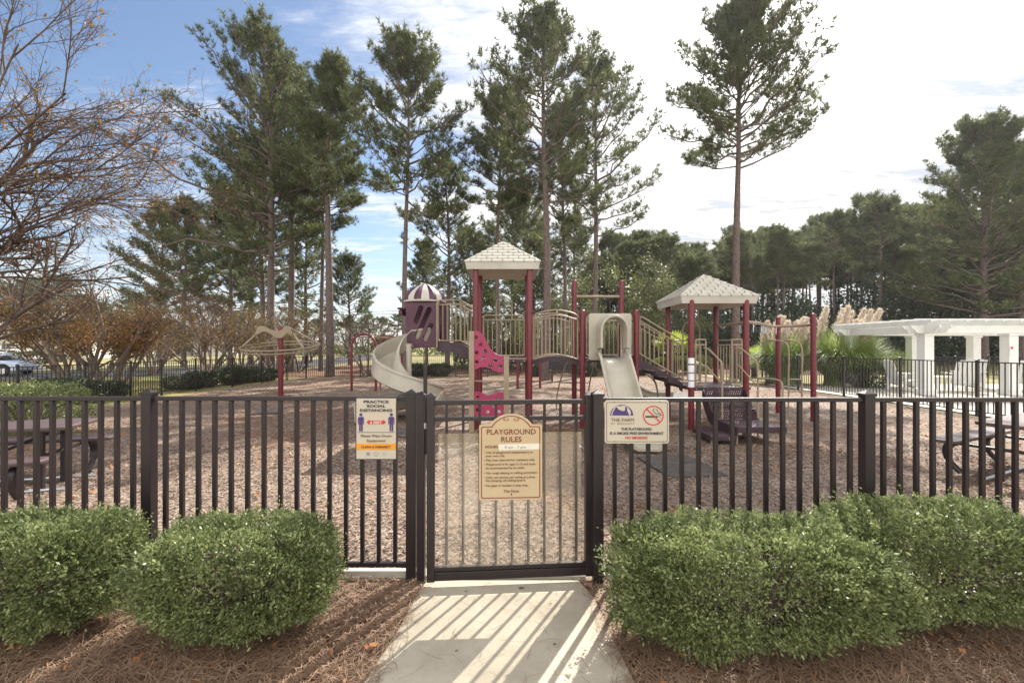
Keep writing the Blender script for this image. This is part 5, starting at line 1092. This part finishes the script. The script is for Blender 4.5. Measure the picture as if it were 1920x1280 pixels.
# evergreen masses by the left lawn
for px_, dd, ty, k_, lb in ((150, 33, 560, 1.5, 'dark evergreen tree behind the crape myrtle by the road'), (290, 42, 595, 1.5, 'rounded dark magnolia on the far lawn'), (490, 48, 585, 1.6, 'bushy dark tree behind the spinner'), (655, 60, 600, 1.9, 'rounded grey green tree beyond the lawn'), (585, 52, 590, 1.5, 'mid sized tree behind the slim pine trunks'), (60, 92, 505, 1.5, 'dark tree above the far left building')):
    o = copy_tree(lp[1]); x = XX(px_, dd); s = (ZZ(ty, dd) + .2) / 6.2; o.location = (x, dd, gf(x, dd)); o.scale = (s * k_, s * k_, s); o['label'] = lb; o['group'] = 'rounded trees around the far lawn'
    for c_ in o.children:
        if c_.name.startswith('crown'): c_.data = c_.data.copy(); c_.data.materials[0] = MT['leaf_dark']
# crape myrtles with rust leaves
SP_M = dict(depth=3, n=[4, 6, 6], len=.56, rr=.50, ang=[.50, .62, .7], wob=.07, trop=[.02, .03, .02, .0], **{'from': .35})
def myrtle(seed, px_, dd, label, sc_, leafmat='leaf_rust', dens=4, zcut=None, nst=7, spr=.75, L0=2.5, filt=None, jit=.16):
    x = XX(px_, dd); st = []; rr = random.Random(seed)
    for i in range(nst):
        a = i * 2.4 + rr.random(); st.append(((.12 * math.cos(a) * sc_, .12 * math.sin(a) * sc_, -.1), (spr * math.cos(a) * rr.uniform(.4, 1.1), spr * math.sin(a) * rr.uniform(.4, 1.1), 1), L0 * sc_ * rr.uniform(.8, 1.15), .075 * sc_))
    return broadleaf(seed, x, dd, label, 'tree', st, SP_M, leafmat, dens, .085, ('bark2', 'twig'), 'multi stemmed crape myrtles left of the playground', 'crape_myrtle', filt, jit)
lowf = lambda h0, h1: (lambda C, rg: rg.uniform(0, 1, len(C)) < np.clip((h1 - C[:, 2]) / (h1 - h0), .03, 1) * (C[:, 2] > 1.55))
myrtle(601, 150, 15.5, 'crape myrtle with rust leaves nearest the left fence corner', 1.06, filt=lowf(2.3, 3.6), dens=4)
myrtle(602, 205, 17.0, 'crape myrtle with rust leaves just right of the nearest one', 1.0, filt=lowf(2.3, 3.6), dens=4)
myrtle(603, 385, 22.0, 'crape myrtle with few rust leaves outside the side fence', 1.05, filt=lowf(2.0, 4.5), dens=1)
myrtle(604, 455, 30.0, 'olive yellow crape myrtle behind the spinner', 1.1, 'leaf_olive', dens=5, filt=lowf(2.5, 5.0))
myrtle(605, 285, 29.0, 'olive leaved crape myrtle by the road', 1.0, 'leaf_olive', dens=1, filt=lowf(2.5, 4.5))
myrtle(606, 688, 27.5, 'bare thin crape myrtle between the red arch and the slide', .95, dens=.15, nst=6)
myrtle(607, 520, 26.5, 'bare crape myrtle behind the spinner rings', 1.05, 'leaf_olive', dens=.8, nst=6)
myrtle(608, 560, 33, 'pale bare crape myrtle right of the spinner', 1.0, dens=.3, nst=5)
# big bare tree reaching in from beyond the left edge
SP_B = dict(depth=4, n=[6, 7, 6, 4], len=.52, rr=.52, ang=[.45, .6, .7, .7], wob=.085, trop=[.0, -.02, -.02, .0, .0], bias=(.35, 0, .0), **{'from': .15})
st = [((0, 0, -.1), (.12, .0, 1), 4.6, .13)]
for a, b, c_, l_, z_ in ((1.0, .30, .28, 3.3, 2.9), (1.0, -.15, .38, 3.2, 3.1), (1.0, .45, .5, 3.4, 3.4), (.9, .0, .60, 3.4, 3.5), (1.0, .25, .85, 3.3, 3.9), (.9, -.2, .35, 3.2, 4.4), (.8, .2, 1.1, 3.2, 4.4)):
    st.append(((.10 + .10 * z_ * .4, .0, z_), (a, b, c_), l_, .028))
broadleaf(610, -10.7, 8.2, 'large mostly bare tree reaching in from the left edge', 'tree', st, SP_B, 'leaf_rust', .09, .075, ('twig', 'twig'), None, 'bare_tree', None, .05)

# shrubs -------------------------------------------------------------------------------------------------
def hedge_bush(seed, cx, cy, rx, ry, h, nl, size, label, name='box_hedge_bush', group='clipped bushes flanking the gate', mt='leaf_box', cat='bush', z0=None, lo=.12):
    rg = np.random.default_rng(seed); z0 = gf(cx, cy) if z0 is None else z0
    th = rg.uniform(0, 2 * np.pi, nl); uu = rg.uniform(-1, 1, nl); ph = np.arcsin(np.clip(uu, -1, 1))
    d = np.stack([np.cos(ph) * np.cos(th), np.cos(ph) * np.sin(th), np.sin(ph)], 1)
    e = .70; dn = np.sign(d) * np.abs(d) ** e; dn /= (np.abs(dn) ** (2 / e)).sum(1)[:, None] ** (e / 2)
    lump = 1 + .085 * np.sin(d[:, 0] * 6 + seed) * np.sin(d[:, 1] * 5 + 1) + .06 * np.sin(d[:, 0] * 11 + d[:, 2] * 9 + seed) * np.sin(d[:, 1] * 7 + seed) + .03 * np.sin(th * 9 + d[:, 2] * 7)
    depth = 1 - .30 * rg.uniform(0, 1, nl) ** 2.2 + .03 * rg.normal(0, 1, nl)
    hol = np.sin(d[:, 0] * 17 + seed * 2) * np.sin(d[:, 1] * 19 + 2) * np.sin(d[:, 2] * 15 + 1 + seed); depth = depth - .34 * np.clip(hol - .2, 0, 1) + .10 * (rg.uniform(0, 1, nl) < .02)
    c = dn * (lump * depth)[:, None] * np.array([rx, ry, h * (1 - lo) / 2]); c[:, 2] += h * (lo + (1 - lo) / 2)
    # loose young shoots standing out of the clipped surface
    ns = int(60 + nl / 500); ii = rg.integers(0, nl, ns); bs = c[ii]; od = unit(d[ii] + np.array([0, 0, .8]) + rg.normal(0, .3, (ns, 3))); shl = rg.uniform(.04, .12, ns) * (h / .66) * (od[:, 2] > 0)
    cs = (bs[:, None, :] + od[:, None, :] * (np.linspace(.1, 1, 9)[None, :, None] * shl[:, None, None])).reshape(-1, 3) + rg.normal(0, .006, (ns * 9, 3)); ds = np.repeat(od, 9, 0)
    c = np.concatenate([c, cs]); d = np.concatenate([d, ds])
    k_ = c[:, 2] > .02; c = c[k_]; d2 = unit(d[k_] + np.array([0, 0, .45]))
    n = len(c); dd = unit(d2 + rg.normal(0, .65, (n, 3))); s = unit(np.cross(dd, rg.normal(0, 1, (n, 3)))); l = (size * rg.uniform(.45, 1.35, n))[:, None]; nrm = np.cross(dd, s)
    v = np.stack([c - dd * l * .5, c + s * l * .24 + nrm * l * .05, c + dd * l * .5, c - s * l * .24 + nrm * l * .05], 1).reshape(-1, 3)
    root = thing(name, (cx, cy, z0), label, cat, group); o0 = np.array([cx, cy, z0])
    quick('foliage', v + o0, np.arange(4 * n).reshape(n, 4), MT[mt], root)
    lines = []
    for i in range(38):
        a = rg.uniform(0, 6.28); e_ = np.array([rx * .85 * math.cos(a) * rg.uniform(.2, 1), ry * .85 * math.sin(a) * rg.uniform(.2, 1), h * rg.uniform(.5, .9)]); s_ = np.linspace(0, 1, 5)[:, None]
        P = np.array([e_[0] * .15, e_[1] * .15, 0]) * (1 - s_) + e_ * s_ + rg.normal(0, .018, (5, 3)) * s_; P[:, 2] = np.linspace(-.02, e_[2], 5); lines.append((P, np.linspace(.009, .003, 5) * (1 + h)))
    sv, sf = tubes_np(lines, 4); quick('stems', sv + o0, sf, MT['bark'], root, smooth=True); return root
hedge_bush(701, XX(85, 2.50), 2.50, .46, .30, .62, 52000, .021, 'leafy green bush at the lower left corner')
hedge_bush(702, XX(452, 2.46), 2.48, .50, .32, .60, 56000, .021, 'rounded clipped bush just left of the path')
hedge_bush(703, XX(1402, 2.36), 2.38, .71, .34, .63, 76000, .021, 'large clipped bush just right of the path')
hedge_bush(704, XX(1765, 2.56), 2.60, .64, .34, .65, 62000, .021, 'wide clipped bush at the lower right corner behind the large one')
sh = []
for s in range(3):
    sh.append(hedge_bush(720 + s, 0, 20 + s, .85, .6, .85, 5200, .085, 'x', 'round_shrub', 'dark shrubs outside the side and back fence', 'leaf_dark', 'shrub', lo=.0))
k_ = 0
SHR = []
for a, b in zip(LF[:-1], LF[1:]):
    for t_ in (.25, .75): SHR.append((a[0] + (b[0] - a[0]) * t_ - 1.0, a[1] + (b[1] - a[1]) * t_))
for i in range(13): SHR.append((-10.2 + 1.5 * i + .3 * math.sin(i * 3), 27.3 + .2 * math.sin(i * 5)))
WHERE = 'dark round shrub in the row outside the playground fence'
for (x, y) in SHR:
    if rw.random() < .30: continue
    o = sh[k_ % 3] if k_ < 3 else copy_tree(sh[k_ % 3]); o.location = (x, y, gf(x, y)); s = rw.uniform(.62, .95); o.scale = (s, s, s * rw.uniform(.75, 1.1)); o.rotation_euler.z = rw.uniform(0, 6); o['label'] = WHERE; k_ += 1
hedge_bush(741, XX(48, 8.8) + -.3, 9.2, 1.0, .7, 1.0, 9000, .06, 'bright green leafy shrub against the near end of the left side fence', 'round_shrub', None, 'leaf_box', 'shrub', lo=0)
for px_, dd, lb in ((120, 54, 'clipped dark hedge beside the road at far left'),): 
    pass
hedge_bush(742, XX(30, 45), 45, 4.6, .8, 1.3, 9000, .16, 'long clipped hedge in front of the parked white car', 'hedge', None, 'leaf_dark', 'hedge', lo=0)
hedge_bush(743, XX(1312, 27), 27.6, .9, .7, 1.1, 3500, .09, 'pale flowering shrub behind the low deck', 'round_shrub', None, 'leaf_mid', 'shrub', lo=0)
hedge_bush(744, XX(1655, 16.8), 17.6, .8, .6, .9, 4500, .07, 'green shrub at the foot of the pampas grass', 'round_shrub', None, 'leaf_dark', 'shrub', lo=0)
# pampas grass
def pampas(seed, x, y, rad, h, n, nplume, label):
    rg = np.random.default_rng(seed); root = thing('pampas_grass', (x, y, gf(x, y)), label, 'ornamental grass', 'pampas grass clumps beside the patio'); o0 = np.array([x, y, gf(x, y)])
    a = rg.uniform(0, 6.28, n); L_ = h * rg.uniform(.6, 1.25, n); out = rg.uniform(.25, 1.0, n) * rad; s = np.linspace(0, 1, 6)
    V = []; 
    for k2 in range(6):
        t = s[k2]; r_ = out * (t ** 1.3) + .3 * rg.uniform(0, 1, n) * (k2 == 0) ; z = L_ * (1.75 * t - .98 * t ** 2.2 * (out / rad + .25)); w_ = .012 * (1 - t) + .003
        c = np.stack([np.cos(a) * (r_ + .25 * rad), np.sin(a) * (r_ + .25 * rad), z], 1); sd_ = np.stack([-np.sin(a), np.cos(a), np.zeros(n)], 1) * w_; V += [c - sd_, c + sd_]
    V = np.stack(V, 1).reshape(-1, 3); i = np.arange(n)[:, None] * 12; F = np.concatenate([np.concatenate([i + 2 * q, i + 2 * q + 1, i + 2 * q + 3, i + 2 * q + 2], 1) for q in range(5)])
    quick('blades', V + o0, F, MT['pampas'], root)
    for j in range(nplume):
        aa = rg.uniform(0, 6.28); rr = rg.uniform(.1, .6) * rad; b = np.array([math.cos(aa) * rr, math.sin(aa) * rr, .2]); tip = b + np.array([rg.uniform(-.1, .5), rg.uniform(-.2, .2), h * rg.uniform(1.35, 1.8)])
        s5 = np.linspace(0, 1, 6)[:, None]; P = b + (tip - b) * s5; P[:, 0] += .25 * s5[:, 0] ** 3; tv, tf = tubes_np([(P, np.full(6, .008))], 4); st_ = quick('plume_stem', tv + o0, tf, MT['plume'], root)
        m_ = 900; tt = rg.uniform(.55, 1.02, m_); c = np.stack([np.interp(tt, s5[:, 0], P[:, q]) for q in range(3)], 1); wv_ = np.sin(np.clip((tt - .53) / .5, 0, 1) * math.pi) ** .7 * .13; c += rg.normal(0, .55, (m_, 3)) * wv_[:, None] * np.array([1, 1, .4])
        bv, bf = blades(c, np.repeat(unit(tip - b + np.array([.3, 0, -.1]))[None], m_, 0), 2, .17, .02, .35, rg); quick('plume', bv + o0, bf, MT['plume'], root)
    return root
pampas(801, XX(1470, 19.6), 19.6, 1.5, 1.5, 3800, 13, 'left pampas grass clump with tan plumes behind the ladder')
pampas(802, XX(1585, 18.6), 18.6, 1.9, 1.65, 5200, 12, 'right pampas grass clump with tan plumes beside the pergola')
# palms
def palm(seed, x, y, th_, rad, nf, label):
    rg = np.random.default_rng(seed); root = thing('fan_palm', (x, y, gf(x, y)), label, 'palm', 'small fan palms beyond the fence'); o0 = np.array([x, y, gf(x, y)])
    tv, tf = tubes_np([(np.array([[0, 0, -.1], [.02, 0, th_ * .5], [0, 0, th_]]), np.array([.17, .16, .14]))], 9); quick('trunk', tv + o0, tf, MT['bark'], root, smooth=True)
    V = []; F = []; b = 0; sl_ = []
    for i in range(nf):
        az = i * 2.4; el = rg.uniform(-.35, 1.25); d = np.array([math.cos(az) * math.cos(el), math.sin(az) * math.cos(el), math.sin(el)]); hub = np.array([0, 0, th_]) + d * rad * .48; sl_.append((np.array([[0, 0, th_ - .05], list(hub * .5 + np.array([0, 0, th_ * .5 + .04])), list(hub)]), np.array([.016, .012, .008])))
        side = unit(np.cross(d, [0, 0, 1.0])); n_ = np.cross(side, d)
        for q in np.linspace(-1.9, 1.9, 22):
            e = unit(d * math.cos(q) + side * math.sin(q) + n_ * .15); L_ = rad * .62 * (1 - .12 * abs(q)); wv = unit(np.cross(e, n_)) * .022 * rad * 1.3; droop_ = np.array([0, 0, -.16 * L_])
            V += [hub, hub + e * L_ * .5 - wv, hub + e * L_ * .5 + wv, hub + e * L_ + droop_]; F += [(b, b + 1, b + 3, b + 2)]; b += 4
    quick('fronds', np.array(V) + o0, np.array(F), MT['palm'], root); sv, sf = tubes_np(sl_, 4); quick('frond_stems', sv + o0, sf, MT['palm'], root); return root
palm(811, XX(1340, 22), 28.2 * 0 + 27.4, 1.05, 1.7, 30, 'taller yellow green fan palm seen between the low deck posts')
palm(812, XX(1426, 24), 24.6, .75, 1.05, 20, 'lower yellow green fan palm right of the low deck')

# ------------------------------------------------------------------ buildings, cars, lamp
def house(name, x, y, lx_, ly_, wall_h, roof_h, label, rz=0, wallmat='wall', arch_win=False, nwin=5):
    r_ = thing(name, (x, y, gf(x, y)), label, 'building'); M_ = Matrix.Translation((x, y, gf(x, y))) @ Matrix.Rotation(rz, 4, 'Z')
    def bx(c, d): return MB().box(M_ @ Vector(c), d, rz)
    w_ = bx((0, 0, wall_h / 2 - .3), (lx_, ly_, wall_h + .6)).build('wall', MT[wallmat], r_)
    hx_, hy_ = lx_ / 2 + .6, ly_ / 2 + .6; ridge = max(.2, hx_ - hy_)
    vs = [M_ @ Vector(p) for p in ((-hx_, -hy_, wall_h), (hx_, -hy_, wall_h), (hx_, hy_, wall_h), (-hx_, hy_, wall_h), (-ridge, 0, wall_h + roof_h), (ridge, 0, wall_h + roof_h))]
    rf = MB().add(vs, [(0, 1, 5, 4), (1, 2, 5), (2, 3, 4, 5), (3, 0, 4), (3, 2, 1, 0)]).build('roof', MT['shingle'], r_)
    bx((0, -hy_ - .01, wall_h - .1), (2 * hx_, .08, .22)).build('fascia', MT['white'], rf)
    for i in range(nwin):
        xx = -lx_ / 2 + lx_ * (i + .5) / nwin
        for zc in ((1.5, 4.3) if wall_h > 5 else (1.5,)):
            fr = bx((xx, -ly_ / 2 - .03, zc), (1.3, .06, 1.7)).build('window', MT['white'], r_); bx((xx, -ly_ / 2 - .075, zc), (1.1, .03, 1.5)).build('pane', MT['pane'], fr)
            bx((xx, -ly_ / 2 - .10, zc), (.05, .02, 1.5)).build('mullion', MT['white'], fr)
    return r_
house('house', XX(20, 66), 72, 17, 10, 3.3, 3.6, 'grey roofed building at the far left edge', R(8), nwin=4)
house('house', XX(165, 80), 86, 18, 10, 4.2, 1.6, 'low white building with brick panel behind the crape myrtles', R(5), nwin=5)
house('house', XX(362, 90), 96, 14, 10, 5.6, 3.0, 'pale two storey building glimpsed behind the myrtle stems', 0, nwin=4)
house('house', XX(556, 100), 104, 9, 8, 2.8, 2.6, 'small far grey roofed building behind the spinner', 0, nwin=3)
def car(x, y, rz, paint, label):
    r_ = thing('parked_car', (x, y, gf(x, y) + .006), label, 'car', 'cars parked by the road'); z = gf(x, y) + .006
    M_ = Matrix.Translation((x, y, z)) @ Matrix.Rotation(rz, 4, 'Z'); ml = M_ @ Matrix.Rotation(R(90), 4, 'X')
    def wl(cx_): return circ(cx_, .33, .38, 12, None, 180, 0)
    body = [(-2.25, .30), (-1.78, .28)] + wl(-1.38)[::1] + [(-.9, .25), (.95, .25)] + wl(1.38)[::1] + [(1.85, .28), (2.22, .32), (2.26, .62), (2.1, .80), (1.2, .93), (-1.9, .98), (-2.25, .85)]
    plate('body', [body], 1.74, MT[paint], r_, ml, .05)
    cab = [(1.25, .90), (.55, 1.36), (-.95, 1.42), (-1.75, .96)]; plate('cabin', [cab], 1.42, MT['carglass'], r_, ml, .05)
    plate('roof', [[(.55, 1.35), (-.95, 1.41), (-1.0, 1.46), (-.2, 1.49), (.5, 1.42)]], 1.36, MT[paint], r_, ml, .02)
    for a in (-.25, .98, -1.3): MB().box(M_ @ Vector((a * .75, 0, 1.15)), (.06, 1.45, .50), rz).build('pillar', MT[paint], r_)
    for a in (-1.38, 1.38):
        for s in (-1, 1):
            w_ = MB().tube([M_ @ Vector((a, .76 * s, .33)), M_ @ Vector((a, .90 * s, .33))], .32, 20).build('wheel', MT['tyre'], r_, smooth=True); MB().tube([M_ @ Vector((a, .89 * s, .33)), M_ @ Vector((a, .91 * s, .33))], .2, 14).build('rim', MT['rim'], w_)
    for s in (-1, 1): MB().box(M_ @ Vector((2.235, .62 * s, .66)), (.06, .34, .13), rz).build('headlight', MT['metal'], r_, bevel=.02); MB().box(M_ @ Vector((-2.235, .66 * s, .75)), (.06, .3, .14), rz).build('tail_light', MT['signred'], r_, bevel=.02)
    return r_
car(XX(28, 49), 49, R(4), 'carwhite', 'white car parked behind the hedge at the far left')
car(XX(-42, 27), 27.5, R(12), 'carblue', 'silver blue car on the road behind the left side fence')
lampx = XX(405, 34); lm = thing('street_lamp', (lampx, 34, gf(lampx, 34)), 'slim dark street lamp with lantern head beside the lawn', 'lamp')
MB().tube([(lampx, 34, -.3), (lampx, 34, 3.1)], [.06, .04], 10).build('pole', MT['fence'], lm, smooth=True)
MB().box((lampx, 34, 3.28), (.24, .24, .32)).build('lantern', MT['sticker'], lm, bevel=.01); MB().tube([(lampx, 34, 3.44), (lampx, 34, 3.62)], [.2, .02], 8).build('lantern_cap', MT['fence'], lm); MB().box((lampx, 34, 3.10), (.26, .26, .04)).build('lantern_base', MT['fence'], lm)
for i, zc in enumerate((577, 582)):
    a = W(380, zc + 4, 62); b = W(860, zc, 62); P = [a.lerp(b, t) + Vector((0, 0, -.5 * math.sin(math.pi * t))) for t in np.linspace(0, 1, 12)]
    o = MB().tube(P, .022, 5).build('power_line', MT['fence'], None, tuple(a)); tag(o, ['upper thin power line crossing the pale sky behind the pines', 'lower thin power line crossing the pale sky behind the pines'][i], 'cable')
# tufts of lawn grass where the lawn comes near the side fence
rg = np.random.default_rng(31); n = 26000; x = rg.uniform(-34, -12.9, n); y = rg.uniform(5, 24, n) ; k2 = np.abs(y - np.interp(x, [-50, -33, -24], [23.5, 26.5, 32])) > 4.6; x = x[k2]; y = y[k2]
c = np.stack([x, y, g(x, y) - .03], 1); v, f = blades(c, np.tile([0, 0, 1.0], (len(c), 1)), 3, .07, .012, .45, rg)
tag(quick('lawn_grass', v, f, MT['leaf_olive']), 'short dry lawn grass beyond the left side fence', 'grass', kind='stuff')

# thin scattering volume added to imitate veiling lens glare
hz_ = MB().box((20, 55, 14.5), (360, 250, 33)).build('glare_volume', bpy.data.materials.new('glare_volume_air'), None, (20, 55, 14.5)); tag(hz_, kind='stuff', label='thin pale air volume added to imitate veiling glare')
hm = hz_.data.materials[0]; hm.use_nodes = True; ht = hm.node_tree; ht.nodes.clear(); ho = N(ht, 'ShaderNodeOutputMaterial'); hv = N(ht, 'ShaderNodeVolumePrincipled')
hv.inputs['Color'].default_value = (0.93, 0.94, 0.96, 1); hv.inputs['Density'].default_value = 0.0003; hv.inputs['Anisotropy'].default_value = 0.55; ht.links.new(hv.outputs[0], ho.inputs['Volume'])
